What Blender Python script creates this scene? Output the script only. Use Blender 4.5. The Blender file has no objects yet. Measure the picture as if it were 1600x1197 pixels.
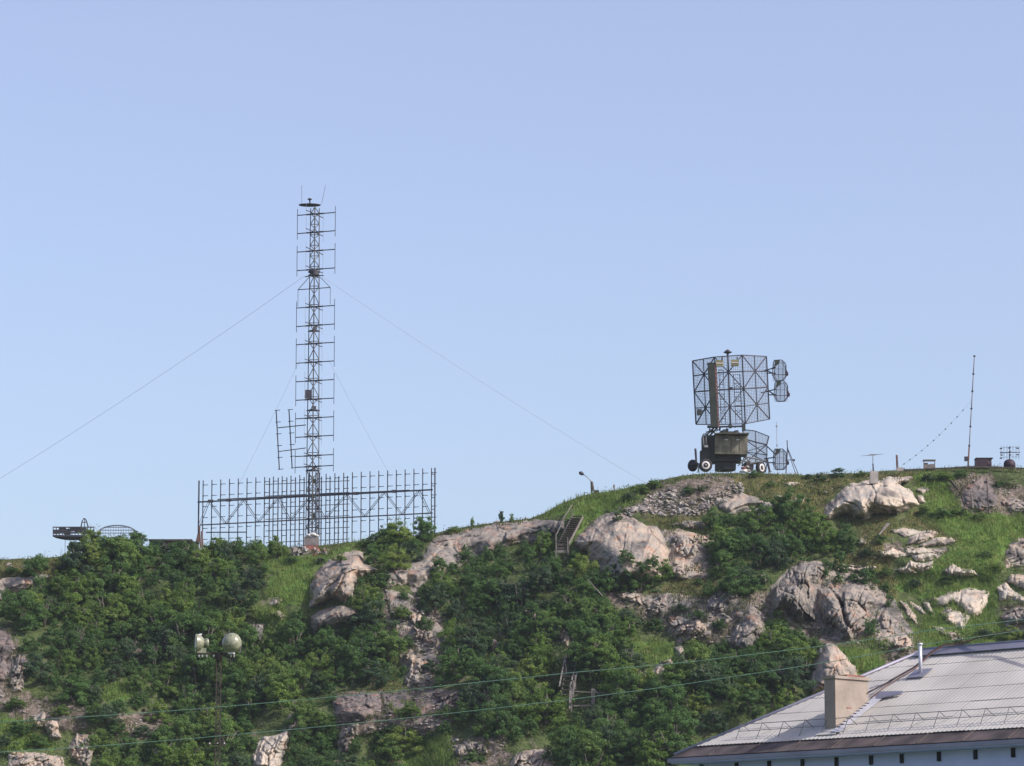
import bpy, math, random
import numpy as np
from mathutils import Vector, Matrix

# ------------------------------------------------------------------ camera, light, exposure
SC = bpy.context.scene
COL = SC.collection
FPX, CX, CY = 5692.0, 800.0, 598.5            # focal length in pixels of the 1600 x 1197 photograph
PITCH = math.radians(9.0)
CAMZ = 1.6
SUN_AZ, SUN_EL = math.radians(65), math.radians(40)   # azimuth from -Y (behind the camera) towards +X

cam_d = bpy.data.cameras.new("camera")
cam = bpy.data.objects.new("camera", cam_d)
COL.objects.link(cam)
cam.location = (0, 0, CAMZ)
cam.rotation_euler = (math.radians(90) + PITCH, 0, 0)
cam_d.sensor_width = 36
cam_d.lens = FPX / 1600 * 36
cam_d.clip_end = 20000
SC.camera = cam

world = bpy.data.worlds.new("World")
SC.world = world
world.use_nodes = True
nt = world.node_tree
bg = nt.nodes["Background"]
sky = nt.nodes.new("ShaderNodeTexSky")
sky.sky_type = 'NISHITA'
sky.sun_disc = False
sky.sun_elevation = SUN_EL
sky.sun_rotation = math.radians(115)
sky.altitude = 100
sky.air_density = 1.0
sky.dust_density = 2.2
sky.ozone_density = 3.0
tint = nt.nodes.new("ShaderNodeMixRGB")
tint.blend_type = 'MULTIPLY'
tint.inputs[0].default_value = 1.0
wg = nt.nodes.new("ShaderNodeTexCoord"); wx = nt.nodes.new("ShaderNodeSeparateXYZ"); wm = nt.nodes.new("ShaderNodeMapRange"); wc = nt.nodes.new("ShaderNodeMixRGB")
nt.links.new(wg.outputs["Generated"], wx.inputs[0]); nt.links.new(wx.outputs["Z"], wm.inputs["Value"])
wm.inputs["From Min"].default_value = 0.09; wm.inputs["From Max"].default_value = 0.25
nt.links.new(wm.outputs[0], wc.inputs[0])
wc.inputs[1].default_value = (1.10, 1.02, 1.06, 1)      # the hazy, slightly cyan band over the hill
wc.inputs[2].default_value = (1.40, 1.12, 1.08, 1)      # the paler lavender above
nt.links.new(wc.outputs[0], tint.inputs[2])
nt.links.new(sky.outputs[0], tint.inputs[1])
nt.links.new(tint.outputs[0], bg.inputs[0])
bg.inputs[1].default_value = 0.15

sun_d = bpy.data.lights.new("sun", 'SUN')
sun_d.energy = 3.7
sun_d.angle = math.radians(0.5)
sun_d.color = (1.0, 0.95, 0.88)
sun = bpy.data.objects.new("sun", sun_d)
COL.objects.link(sun)
SUNV = Vector((math.sin(SUN_AZ) * math.cos(SUN_EL), -math.cos(SUN_AZ) * math.cos(SUN_EL), math.sin(SUN_EL)))
sun.rotation_euler = SUNV.to_track_quat('Z', 'Y').to_euler()
sun.location = (60, -30, 80)

SC.view_settings.view_transform = 'Standard'
SC.view_settings.look = 'None'
SC.view_settings.exposure = 0.33
SC.view_settings.gamma = 1.0
SC.view_settings.use_curve_mapping = False
SC.render.filter_size = 1.9

# ------------------------------------------------------------------ geometry of the place
rng = np.random.default_rng(7)
random.seed(7)
SP, CP = math.sin(PITCH), math.cos(PITCH)

def P(px, py, Y):
    """the point at distance Y in the direction that the photograph shows at (px, py)"""
    u = (np.asarray(px, float) - CX) / FPX
    v = -(np.asarray(py, float) - CY) / FPX
    dy = CP - v * SP
    dz = SP + v * CP
    t = Y / dy
    return np.stack([u * t, np.broadcast_to(Y, np.shape(t)) * 1.0, CAMZ + dz * t], -1)

def PV(px, py, Y):
    return Vector(P(px, py, Y).tolist())

def _h(ix, iy, seed):
    n = (ix.astype(np.int64) * 374761393 + iy.astype(np.int64) * 668265263 + seed * 1442695041) & 0xFFFFFFFF
    n = ((n ^ (n >> 13)) * 1274126177) & 0xFFFFFFFF
    n = ((n ^ (n >> 16)) * 2246822519) & 0xFFFFFFFF
    return ((n ^ (n >> 15)) & 0xFFFFFF) / float(0xFFFFFF)

def vn(x, y, seed=0):
    x = np.asarray(x, float); y = np.asarray(y, float)
    ix = np.floor(x); iy = np.floor(y)
    fx = x - ix; fy = y - iy
    fx = fx * fx * fx * (fx * (fx * 6 - 15) + 10); fy = fy * fy * fy * (fy * (fy * 6 - 15) + 10)
    a = _h(ix, iy, seed); b = _h(ix + 1, iy, seed); c = _h(ix, iy + 1, seed); d = _h(ix + 1, iy + 1, seed)
    return (a * (1 - fx) + b * fx) * (1 - fy) + (c * (1 - fx) + d * fx) * fy - 0.5

def fbm(x, y, seed=0, octv=3):
    s = 0; a = 1.0
    for i in range(octv):
        s = s + a * vn(np.asarray(x) * 2 ** i + 17.3 * i, np.asarray(y) * 2 ** i + 9.1 * i, seed + i)
        a *= 0.5
    return s

def voro(x, y, seed=0):
    x = np.asarray(x, float); y = np.asarray(y, float)
    ix = np.floor(x); iy = np.floor(y)
    f1 = np.full(x.shape, 9.0); f2 = np.full(x.shape, 9.0); cid = np.zeros(x.shape); tl = np.zeros(x.shape)
    for dx in (-1, 0, 1):
        for dy in (-1, 0, 1):
            cx = ix + dx; cy = iy + dy
            qx = cx + 0.1 + 0.8 * _h(cx, cy, seed); qy = cy + 0.1 + 0.8 * _h(cx, cy, seed + 5)
            d = np.hypot(x - qx, y - qy)
            r = _h(cx, cy, seed + 9)
            n1 = d < f1
            f2 = np.where(n1, f1, np.minimum(f2, d))
            cid = np.where(n1, r, cid)
            tl = np.where(n1, (x - qx) * (_h(cx, cy, seed + 13) - .5) * 2 + (y - qy) * (_h(cx, cy, seed + 17) - .5) * 2, tl)
            f1 = np.where(n1, d, f1)
    return f1, f2, cid, tl

RIDGE = np.array([(-700, 930), (-200, 905), (0, 874), (60, 872), (110, 869), (150, 866), (250, 862), (320, 858), (400, 856),
    (450, 855), (490, 853), (520, 850), (560, 846), (600, 843), (660, 838), (700, 828), (740, 821), (790, 815), (830, 810),
    (850, 802), (880, 786), (910, 774), (950, 768), (1000, 759), (1040, 748), (1080, 741), (1120, 739), (1200, 740),
    (1260, 742), (1300, 740), (1340, 739), (1380, 736), (1420, 733), (1500, 730), (1560, 729), (1600, 732), (1800, 740),
    (2300, 790)], float)

def ridge(px):
    return np.interp(px, RIDGE[:, 0], RIDGE[:, 1]) + 1.3 * vn(np.asarray(px) / 14.0, 0.5, 3)

def yridge(px):
    return 336.0 + 5.0 * vn(np.asarray(px) / 260.0, 0.7, 11)

def sm(x):
    x = np.clip(x, 0, 1)
    return x * x * (3 - 2 * x)

def terr(px, py):
    """distance of the hillside in the direction (px, py)"""
    px = np.asarray(px, float); py = np.asarray(py, float)
    s = np.maximum(py - ridge(px), 0)
    Y = yridge(px) - 0.080 * s - 2.4 * (1 - np.exp(-s / 20.0))
    Y = Y + 4.4 * vn(px / 150.0, py / 85.0, 21) * sm(s / 50) + 1.6 * vn(px / 55.0, py / 34.0, 22) * sm(s / 30)
    Y = Y + 0.5 * vn(px / 20.0, py / 15.0, 23) * sm(s / 15) + 0.16 * vn(px / 6.0, py / 5.0, 24) * sm(s / 10)
    return Y

def ground(px, py):
    return P(px, py, terr(px, py))

def inpoly(x, y, poly):
    r = np.zeros(np.shape(x), bool)
    n = len(poly)
    for i in range(n):
        x0, y0 = poly[i]; x1, y1 = poly[(i + 1) % n]
        if y0 == y1: continue
        c = ((y0 > y) != (y1 > y)) & (x < (x1 - x0) * (y - y0) / (y1 - y0) + x0)
        r ^= c
    return r

def sdist(x, y, poly):
    d = np.full(np.shape(x), 1e9)
    n = len(poly)
    for i in range(n):
        x0, y0 = poly[i]; x1, y1 = poly[(i + 1) % n]
        vx, vy = x1 - x0, y1 - y0
        t = np.clip(((x - x0) * vx + (y - y0) * vy) / (vx * vx + vy * vy + 1e-9), 0, 1)
        d = np.minimum(d, np.hypot(x - x0 - t * vx, y - y0 - t * vy))
    return np.where(inpoly(x, y, poly), d, -d)

# ------------------------------------------------------------------ objects
def tag(o, label=None, cat=None, group=None, kind=None):
    if label: o['label'] = label
    if cat: o['category'] = cat
    if group: o['group'] = group
    if kind: o['kind'] = kind
    return o

def thing(name, label, cat, loc=(0, 0, 0), rz=0, group=None):
    o = bpy.data.objects.new(name, None)
    COL.objects.link(o)
    o.empty_display_size = 0.2
    o.location = loc
    o.rotation_euler = (0, 0, rz)
    return tag(o, label, cat, group)

def copy_tree(o, parent=None):
    c = o.copy()
    COL.objects.link(c)
    c.parent = parent
    for ch in o.children:
        copy_tree(ch, c)
    return c

def np_mesh(name, v, f, mat, smooth=False, mi=None):
    """v (n,3), f (m,k) arrays"""
    me = bpy.data.meshes.new(name)
    v = np.asarray(v, np.float32); f = np.asarray(f, np.int32)
    m, k = f.shape
    me.vertices.add(len(v)); me.vertices.foreach_set("co", v.ravel())
    me.loops.add(m * k); me.loops.foreach_set("vertex_index", f.ravel())
    me.polygons.add(m)
    me.polygons.foreach_set("loop_start", np.arange(0, m * k, k, dtype=np.int32))
    me.polygons.foreach_set("loop_total", np.full(m, k, np.int32))
    if smooth: me.polygons.foreach_set("use_smooth", np.ones(m, bool))
    for q in (mat if isinstance(mat, (list, tuple)) else [mat]): me.materials.append(q)
    if mi is not None: me.polygons.foreach_set("material_index", np.asarray(mi, np.int32))
    me.update(calc_edges=True)
    me.validate()
    return me

def obj(name, me, parent=None, loc=None):
    o = bpy.data.objects.new(name, me)
    COL.objects.link(o)
    o.parent = parent
    if loc is not None: o.location = loc
    return o

class MB:
    """collects bars, boxes and turned shapes, then links them as one mesh object"""
    def __init__(s):
        s.v = []; s.f = []; s.sm = []
    def add(s, vs, fs, smooth=False):
        b = len(s.v)
        s.v += [tuple(q) for q in vs]
        s.f += [tuple(b + i for i in q) for q in fs]
        s.sm += [smooth] * len(fs)
        return s
    def bar(s, a, b, r, n=4, r2=None):
        a = Vector(a); b = Vector(b); d = b - a
        if d.length < 1e-6: return s
        r2 = r if r2 is None else r2
        d.normalize()
        u = d.cross(Vector((0, 0, 1)) if abs(d.z) < 0.9 else Vector((1, 0, 0))).normalized()
        w = d.cross(u)
        vs = []
        for c, q in ((a, r), (b, r2)):
            for i in range(n):
                t = 2 * math.pi * (i + 0.5) / n
                vs.append(c + (u * math.cos(t) + w * math.sin(t)) * q * (1.414 if n == 4 else 1))
        fs = [(i, (i + 1) % n, n + (i + 1) % n, n + i) for i in range(n)]
        fs += [tuple(range(n - 1, -1, -1)), tuple(range(n, 2 * n))]
        return s.add(vs, fs, n > 6)
    def path(s, pts, r, n=4):
        pts = [Vector(p) for p in pts]
        vs = []; m = len(pts)
        for j, p in enumerate(pts):
            d = (pts[min(j + 1, m - 1)] - pts[max(j - 1, 0)]).normalized()
            u = d.cross(Vector((0, 0, 1)) if abs(d.z) < 0.9 else Vector((1, 0, 0))).normalized(); w = d.cross(u)
            rr = r[j] if isinstance(r, (list, tuple)) else r
            for i in range(n):
                t = 2 * math.pi * i / n
                vs.append(p + (u * math.cos(t) + w * math.sin(t)) * rr)
        fs = [(j * n + i, j * n + (i + 1) % n, (j + 1) * n + (i + 1) % n, (j + 1) * n + i) for j in range(m - 1) for i in range(n)]
        fs += [tuple(range(n - 1, -1, -1)), tuple(range((m - 1) * n, m * n))]
        return s.add(vs, fs, n > 4)
    def box(s, c, size, rot=None):
        c = Vector(c); h = [q / 2 for q in size]
        vs = [Vector((x * h[0], y * h[1], z * h[2])) for x in (-1, 1) for y in (-1, 1) for z in (-1, 1)]
        if rot is not None: vs = [rot @ q for q in vs]
        return s.add([c + q for q in vs], [(0, 1, 3, 2), (4, 6, 7, 5), (0, 4, 5, 1), (2, 3, 7, 6), (0, 2, 6, 4), (1, 5, 7, 3)])
    def lathe(s, prof, n=16, M=None, smooth=True, caps=True):
        """prof: (r, z) list"""
        vs = []; k = len(prof)
        for r, z in prof:
            for i in range(n):
                t = 2 * math.pi * i / n
                q = Vector((r * math.cos(t), r * math.sin(t), z))
                vs.append(M @ q if M is not None else q)
        fs = [(j * n + i, j * n + (i + 1) % n, (j + 1) * n + (i + 1) % n, (j + 1) * n + i) for j in range(k - 1) for i in range(n)]
        if caps: fs += [tuple(range(n - 1, -1, -1)), tuple(range((k - 1) * n, k * n))]
        return s.add(vs, fs, smooth)
    def slab(s, quad, thick):
        """a plate of thickness along its normal"""
        q = [Vector(p) for p in quad]
        nrm = (q[1] - q[0]).cross(q[-1] - q[0]).normalized() * thick
        n = len(q)
        vs = q + [p + nrm for p in q]
        fs = [tuple(range(n - 1, -1, -1)), tuple(range(n, 2 * n))] + [(i, (i + 1) % n, n + (i + 1) % n, n + i) for i in range(n)]
        return s.add(vs, fs)
    def mesh(s, name, mat):
        me = bpy.data.meshes.new(name)
        me.from_pydata(s.v, [], s.f)
        me.materials.append(mat)
        if any(s.sm): me.polygons.foreach_set("use_smooth", s.sm)
        me.update()
        return me
    def build(s, name, mat, parent=None, loc=None):
        return obj(name, s.mesh(name, mat), parent, loc)

class FR:
    """a thing's own frame: f(px, py, dy) is the place of a picture direction at the thing's distance + dy, seen from its base"""
    def __init__(s, px, py, Y):
        s.o = PV(px, py, Y); s.Y = Y
    def __call__(s, px, py, dy=0.0):
        return PV(px, py, s.Y + dy) - s.o

# ------------------------------------------------------------------ materials
def mat(name, rgb, rough=0.7, metal=0.0, var=0.15, scale=3.0, bump=0.0, spec=0.3, dirt=None):
    m = bpy.data.materials.new(name); m.use_nodes = True
    t = m.node_tree; b = t.nodes["Principled BSDF"]
    b.inputs["Roughness"].default_value = rough
    b.inputs["Metallic"].default_value = metal
    b.inputs["Specular IOR Level"].default_value = spec
    g = t.nodes.new("ShaderNodeNewGeometry")
    n = t.nodes.new("ShaderNodeTexNoise"); n.inputs["Scale"].default_value = scale; n.inputs["Detail"].default_value = 5
    t.links.new(g.outputs["Position"], n.inputs["Vector"])
    r = t.nodes.new("ShaderNodeValToRGB")
    e = r.color_ramp.elements
    e[0].position = 0.3; e[1].position = 0.7
    c2 = dirt if dirt else tuple(c * (1 - var) for c in rgb)
    e[0].color = (*c2, 1); e[1].color = (*[min(1, c * (1 + var)) for c in rgb], 1)
    t.links.new(n.outputs["Fac"], r.inputs["Fac"]); t.links.new(r.outputs["Color"], b.inputs["Base Color"])
    if bump:
        bp = t.nodes.new("ShaderNodeBump"); bp.inputs["Strength"].default_value = bump; bp.inputs["Distance"].default_value = 0.05
        n2 = t.nodes.new("ShaderNodeTexNoise"); n2.inputs["Scale"].default_value = scale * 6; n2.inputs["Detail"].default_value = 6
        t.links.new(g.outputs["Position"], n2.inputs["Vector"])
        t.links.new(n2.outputs["Fac"], bp.inputs["Height"]); t.links.new(bp.outputs["Normal"], b.inputs["Normal"])
    return m

def N(t, kind, **kw):
    n = t.nodes.new(kind)
    for k, v in kw.items():
        if k in n.inputs.keys(): n.inputs[k].default_value = v
        else: setattr(n, k, v)
    return n

def rockmat(name, light, grey, dark, lichen=0.45, warm=(0.36, 0.22, 0.15)):
    m = bpy.data.materials.new(name); m.use_nodes = True
    t = m.node_tree; b = t.nodes["Principled BSDF"]
    b.inputs["Roughness"].default_value = 0.9; b.inputs["Specular IOR Level"].default_value = 0.15
    g = t.nodes.new("ShaderNodeNewGeometry")
    def noise(scale, detail=6, rough=0.6, st=None):
        n = N(t, "ShaderNodeTexNoise", Scale=scale, Detail=detail, Roughness=rough)
        if st:
            mp = t.nodes.new("ShaderNodeMapping"); mp.inputs["Scale"].default_value = st[0]; mp.inputs["Rotation"].default_value = st[1]
            t.links.new(g.outputs["Position"], mp.inputs["Vector"]); t.links.new(mp.outputs["Vector"], n.inputs["Vector"])
        else: t.links.new(g.outputs["Position"], n.inputs["Vector"])
        return n.outputs["Fac"]
    def ramp(fac, a, bb):
        r = t.nodes.new("ShaderNodeMapRange"); r.inputs["From Min"].default_value = a; r.inputs["From Max"].default_value = bb
        t.links.new(fac, r.inputs["Value"]); return r.outputs["Result"]
    def mix(f, c1, c2):
        x = t.nodes.new("ShaderNodeMixRGB"); t.links.new(f, x.inputs[0])
        for i, c in ((1, c1), (2, c2)):
            if isinstance(c, tuple): x.inputs[i].default_value = (*c, 1)
            else: t.links.new(c, x.inputs[i])
        return x.outputs[0]
    c = mix(ramp(noise(0.55), 0.42, 0.6), light, grey)
    c = mix(ramp(noise(0.9, 4, 0.5), 0.56, 0.70), c, warm)
    c = mix(ramp(noise(0.33, 5, 0.6, ((1, 1, 0.45), (0.1, 0.6, 0))), 0.52, 0.66), c, tuple(q * 0.9 for q in dark))
    c = mix(ramp(noise(2.6, 8, 0.7, ((1, 1, 0.35), (0.2, 0.5, 0))), lichen, lichen + 0.16), c, dark) if False else c
    st = mix(ramp(noise(1.5, 8, 0.72, ((1.2, 1.2, 0.3), (0.1, 0.45, 0))), 1.0 - lichen, 1.12 - lichen), c, dark)
    fine = N(t, "ShaderNodeHueSaturation"); t.links.new(st, fine.inputs["Color"])
    t.links.new(ramp(noise(9.0, 5, 0.7), 0.2, 0.8), fine.inputs["Value"])
    mr = t.nodes.new("ShaderNodeMapRange"); mr.inputs["To Min"].default_value = 0.62; mr.inputs["To Max"].default_value = 1.3
    t.links.new(noise(7.0, 5, 0.7), mr.inputs["Value"]); mr.inputs["From Min"].default_value = 0.25; mr.inputs["From Max"].default_value = 0.75
    t.links.new(mr.outputs[0], fine.inputs["Value"])
    t.links.new(fine.outputs[0], b.inputs["Base Color"])
    bp = t.nodes.new("ShaderNodeBump"); bp.inputs["Strength"].default_value = 0.75; bp.inputs["Distance"].default_value = 0.13
    t.links.new(noise(2.8, 9, 0.72), bp.inputs["Height"]); t.links.new(bp.outputs["Normal"], b.inputs["Normal"])
    return m

def leafmat(name, dark, lightc, yellow, trans=0.25):
    m = bpy.data.materials.new(name); m.use_nodes = True
    t = m.node_tree; b = t.nodes["Principled BSDF"]; out = t.nodes["Material Output"]
    b.inputs["Roughness"].default_value = 0.6; b.inputs["Specular IOR Level"].default_value = 0.25
    oi = t.nodes.new("ShaderNodeObjectInfo"); g = t.nodes.new("ShaderNodeNewGeometry")
    r = t.nodes.new("ShaderNodeValToRGB"); e = r.color_ramp.elements
    e[0].color = (*dark, 1); e[1].color = (*yellow, 1); e[1].position = 1.0
    k = e.new(0.6); k.color = (*lightc, 1)
    n = N(t, "ShaderNodeTexNoise", Scale=0.8, Detail=6.0, Roughness=0.7); t.links.new(g.outputs["Position"], n.inputs["Vector"])
    a = N(t, "ShaderNodeMath", operation='MULTIPLY_ADD'); a.inputs[1].default_value = 0.6
    t.links.new(oi.outputs["Random"], a.inputs[0])
    mr = t.nodes.new("ShaderNodeMapRange"); mr.inputs["From Min"].default_value = 0.3; mr.inputs["From Max"].default_value = 0.7
    mr.inputs["To Max"].default_value = 0.5
    t.links.new(n.outputs["Fac"], mr.inputs["Value"]); t.links.new(mr.outputs[0], a.inputs[2])
    t.links.new(a.outputs[0], r.inputs["Fac"])
    t.links.new(r.outputs["Color"], b.inputs["Base Color"])
    tr = t.nodes.new("ShaderNodeBsdfTranslucent"); t.links.new(r.outputs["Color"], tr.inputs["Color"])
    ms = t.nodes.new("ShaderNodeMixShader"); ms.inputs[0].default_value = trans
    t.links.new(b.outputs[0], ms.inputs[1]); t.links.new(tr.outputs[0], ms.inputs[2]); t.links.new(ms.outputs[0], out.inputs[0])
    return m

M = {}
M['rock'] = rockmat('granite_pink', (0.40, 0.33, 0.262), (0.28, 0.26, 0.23), (0.10, 0.095, 0.09), 0.42)
M['rock_pale'] = rockmat('granite_pale', (0.47, 0.41, 0.33), (0.36, 0.335, 0.295), (0.16, 0.145, 0.13), 0.34, (0.48, 0.36, 0.28))
M['rock_grey'] = rockmat('granite_grey', (0.30, 0.262, 0.222), (0.20, 0.19, 0.175), (0.065, 0.068, 0.065), 0.48, (0.30, 0.20, 0.15))
M['rock_dark'] = rockmat('rock_dark', (0.20, 0.165, 0.15), (0.13, 0.12, 0.118), (0.05, 0.048, 0.045), 0.5, (0.22, 0.13, 0.10))
M['stone'] = mat('loose_stone', (0.27, 0.25, 0.225), 0.9, var=0.35, scale=1.1, bump=0.4, dirt=(0.10, 0.09, 0.085))
M['leaf'] = leafmat('birch_leaves', (0.052, 0.108, 0.038), (0.092, 0.185, 0.048), (0.165, 0.25, 0.062), 0.42)
M['leaf_yellow'] = leafmat('young_birch_leaves', (0.08, 0.155, 0.038), (0.15, 0.25, 0.05), (0.24, 0.30, 0.075), 0.42)
M['leaf_dark'] = leafmat('willow_leaves', (0.042, 0.080, 0.042), (0.068, 0.125, 0.058), (0.10, 0.16, 0.065), 0.42)
M['leaf_under'] = leafmat('undergrowth_leaves', (0.055, 0.10, 0.034), (0.105, 0.165, 0.048), (0.17, 0.19, 0.07))
M['grass'] = leafmat('grass_blades', (0.07, 0.14, 0.038), (0.145, 0.225, 0.05), (0.23, 0.25, 0.085), 0.4)
M['bark'] = mat('birch_bark', (0.16, 0.14, 0.12), 0.85, var=0.5, scale=6)
M['steel'] = mat('dark_painted_steel', (0.045, 0.045, 0.060), 0.6, 0.0, 0.3, 2.0)
M['steel_grey'] = mat('galvanised_steel', (0.20, 0.20, 0.20), 0.5, 0.3, 0.3, 2.0)
M['mast_steel'] = mat('lattice_steel', (0.10, 0.10, 0.095), 0.6, 0.1, 0.3, 0.6, dirt=(0.065, 0.06, 0.062))
M['rust'] = mat('rusty_steel', (0.16, 0.085, 0.065), 0.8, 0.0, 0.4, 1.2, dirt=(0.08, 0.06, 0.055))
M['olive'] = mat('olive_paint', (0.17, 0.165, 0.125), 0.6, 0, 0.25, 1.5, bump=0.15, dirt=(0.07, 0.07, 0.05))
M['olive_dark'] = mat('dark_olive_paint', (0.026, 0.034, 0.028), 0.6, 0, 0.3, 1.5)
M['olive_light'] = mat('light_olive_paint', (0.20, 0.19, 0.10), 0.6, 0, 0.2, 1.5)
M['maroon'] = mat('dark_maroon_paint', (0.036, 0.020, 0.032), 0.6, 0, 0.3, 2)
M['rubber'] = mat('tyre_rubber', (0.025, 0.025, 0.027), 0.85)
M['white'] = mat('white_paint', (0.62, 0.61, 0.60), 0.5, var=0.08, scale=4)
M['red'] = mat('faded_red_paint', (0.17, 0.085, 0.08), 0.6, var=0.3, scale=2)
M['concrete'] = mat('concrete', (0.33, 0.31, 0.29), 0.9, 0, 0.25, 1.2, bump=0.4)
M['brick'] = mat('red_brick', (0.24, 0.10, 0.08), 0.9, 0, 0.3, 2.0, bump=0.3)
M['wood'] = mat('weathered_wood', (0.17, 0.155, 0.145), 0.85, 0, 0.35, 3.0)
M['wood_dark'] = mat('dark_wood', (0.06, 0.052, 0.046), 0.85, 0, 0.4, 3.0)
M['wire'] = mat('wire_steel', (0.30, 0.30, 0.32), 0.5, 0.3)
M['wirefine'] = mat('reflector_wire', (0.09, 0.09, 0.11), 0.6, 0.0)
M['cable_green'] = mat('green_cable', (0.11, 0.21, 0.16), 0.6)
M['cable_dark'] = mat('dark_cable', (0.045, 0.03, 0.035), 0.7)
# ------------------------------------------------------------------ ground and hill
def ground_material():
    m = bpy.data.materials.new('hill_soil'); m.use_nodes = True
    t = m.node_tree; b = t.nodes["Principled BSDF"]
    b.inputs["Roughness"].default_value = 0.95; b.inputs["Specular IOR Level"].default_value = 0.1
    g = t.nodes.new("ShaderNodeNewGeometry"); at = N(t, "ShaderNodeAttribute", attribute_name="cover")
    sep = t.nodes.new("ShaderNodeSeparateColor"); t.links.new(at.outputs["Color"], sep.inputs[0])
    def noise(s, d=6, r=0.65):
        n = N(t, "ShaderNodeTexNoise", Scale=s, Detail=float(d), Roughness=r); t.links.new(g.outputs["Position"], n.inputs["Vector"]); return n.outputs["Fac"]
    def rmp(f, cols):
        r = t.nodes.new("ShaderNodeValToRGB"); e = r.color_ramp.elements
        e[0].position, e[0].color = cols[0][0], (*cols[0][1], 1); e[1].position, e[1].color = cols[-1][0], (*cols[-1][1], 1)
        for p, c in cols[1:-1]: k = e.new(p); k.color = (*c, 1)
        t.links.new(f, r.inputs[0]); return r.outputs[0]
    def mix(f, a, c):
        x = t.nodes.new("ShaderNodeMixRGB"); t.links.new(f, x.inputs[0]); t.links.new(a, x.inputs[1]); t.links.new(c, x.inputs[2]); return x.outputs[0]
    soil = rmp(noise(1.3), [(0.32, (0.05, 0.055, 0.028)), (0.45, (0.06, 0.085, 0.03)), (0.56, (0.085, 0.115, 0.04)), (0.68, (0.17, 0.145, 0.12))])
    grass = rmp(noise(0.8), [(0.3, (0.06, 0.12, 0.028)), (0.55, (0.11, 0.19, 0.04)), (0.72, (0.17, 0.18, 0.07))])
    scree = rmp(noise(2.6, 8, 0.75), [(0.35, (0.07, 0.06, 0.045)), (0.5, (0.15, 0.125, 0.10)), (0.66, (0.32, 0.28, 0.25))])
    olive = rmp(noise(1.0), [(0.3, (0.065, 0.085, 0.025)), (0.5, (0.11, 0.115, 0.04)), (0.68, (0.17, 0.135, 0.07))])
    c = mix(sep.outputs[0], soil, grass); c = mix(sep.outputs[1], c, scree); c = mix(sep.outputs[2], c, olive)
    t.links.new(c, b.inputs["Base Color"])
    bp = t.nodes.new("ShaderNodeBump"); bp.inputs["Strength"].default_value = 0.8; bp.inputs["Distance"].default_value = 0.25
    t.links.new(noise(3.0, 8, 0.7), bp.inputs["Height"]); t.links.new(bp.outputs[0], b.inputs["Normal"])
    return m
M['soil'] = ground_material()

# ground cover as it lies on the hillside
GRASS = [
 [(828,812),(850,795),(880,782),(912,770),(960,764),(1010,755),(1000,775),(975,792),(945,798),(925,812),(905,835),(893,850),(900,812),(880,806),(858,812)],
 [(1425,740),(1480,738),(1478,757),(1490,775),(1505,800),(1560,806),(1620,800),(1620,845),(1570,860),(1562,900),(1556,960),(1580,985),(1620,990),(1620,1015),(1430,1020),(1420,985),(1440,985),(1455,935),(1405,925),(1400,900),(1440,895),(1480,865),(1500,848),(1470,830),(1440,820),(1440,800),(1455,780),(1435,760)],
 [(412,878),(440,872),(505,872),(560,846),(600,842),(565,858),(520,868),(490,895),(484,945),(436,945),(415,925),(430,900)],
 [(395,955),(440,945),(455,975),(445,1000),(420,985),(400,968)],
 [(980,1003),(1052,1002),(1056,1022),(1048,1034),(1000,1038),(975,1020)],
 [(632,1162),(700,1150),(720,1175),(716,1205),(630,1205)],
 [(858,1140),(905,1132),(900,1175),(868,1180)],
 [(120,1083),(170,1072),(235,1055),(215,1085),(160,1098)],
 [(-20,1128),(60,1122),(90,1168),(20,1175),(-20,1168)],
 [(610,1090),(640,1098),(640,1125),(612,1120)],
 [(1310,1010),(1370,985),(1395,1005),(1380,1050),(1340,1055)],
]
SCREE = [
 [(1492,742),(1540,740),(1575,758),(1620,760),(1620,806),(1560,804),(1505,798),(1488,770)],
 [(990,800),(1010,772),(1040,756),(1110,742),(1150,752),(1150,768),(1120,785),(1100,805),(1040,806)],
 [(520,1084),(600,1078),(620,1110),(600,1140),(560,1150),(525,1140)],
 [(170,1115),(250,1110),(260,1150),(200,1155)],
 [(20,1080),(80,1095),(150,1110),(130,1140),(60,1150),(20,1120)],
 [(640,1085),(720,1080),(700,1130),(650,1150)],
 [(985,930),(1030,925),(1050,960),(1010,975),(990,955)],
 [(1380,985),(1440,990),(1440,1030),(1390,1050),(1375,1020)],
 [(-20,985),(15,975),(25,1010),(40,1095),(-20,1110)],
 [(700,1155),(790,1150),(800,1205),(705,1205)],
 [(640,950),(690,960),(700,1020),(670,1080),(640,1075),(635,1000)],
 [(1560,945),(1620,940),(1620,985),(1575,985)],
]
SCREE += [
 [(1040,870),(1110,882),(1100,905),(1050,905)],
 [(1075,965),(1130,930),(1200,925),(1212,960),(1150,1000),(1095,1010)],
 [(1198,940),(1280,975),(1340,1005),(1400,950),(1405,1010),(1300,1012),(1210,975)],
 [(935,895),(1000,922),(1005,952),(950,948)],
 [(598,925),(650,935),(690,962),(640,1003),(600,980)],
 [(1085,835),(1120,838),(1118,870),(1090,875)],
 [(1380,845),(1440,858),(1400,866),(1370,862)],
]
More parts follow.
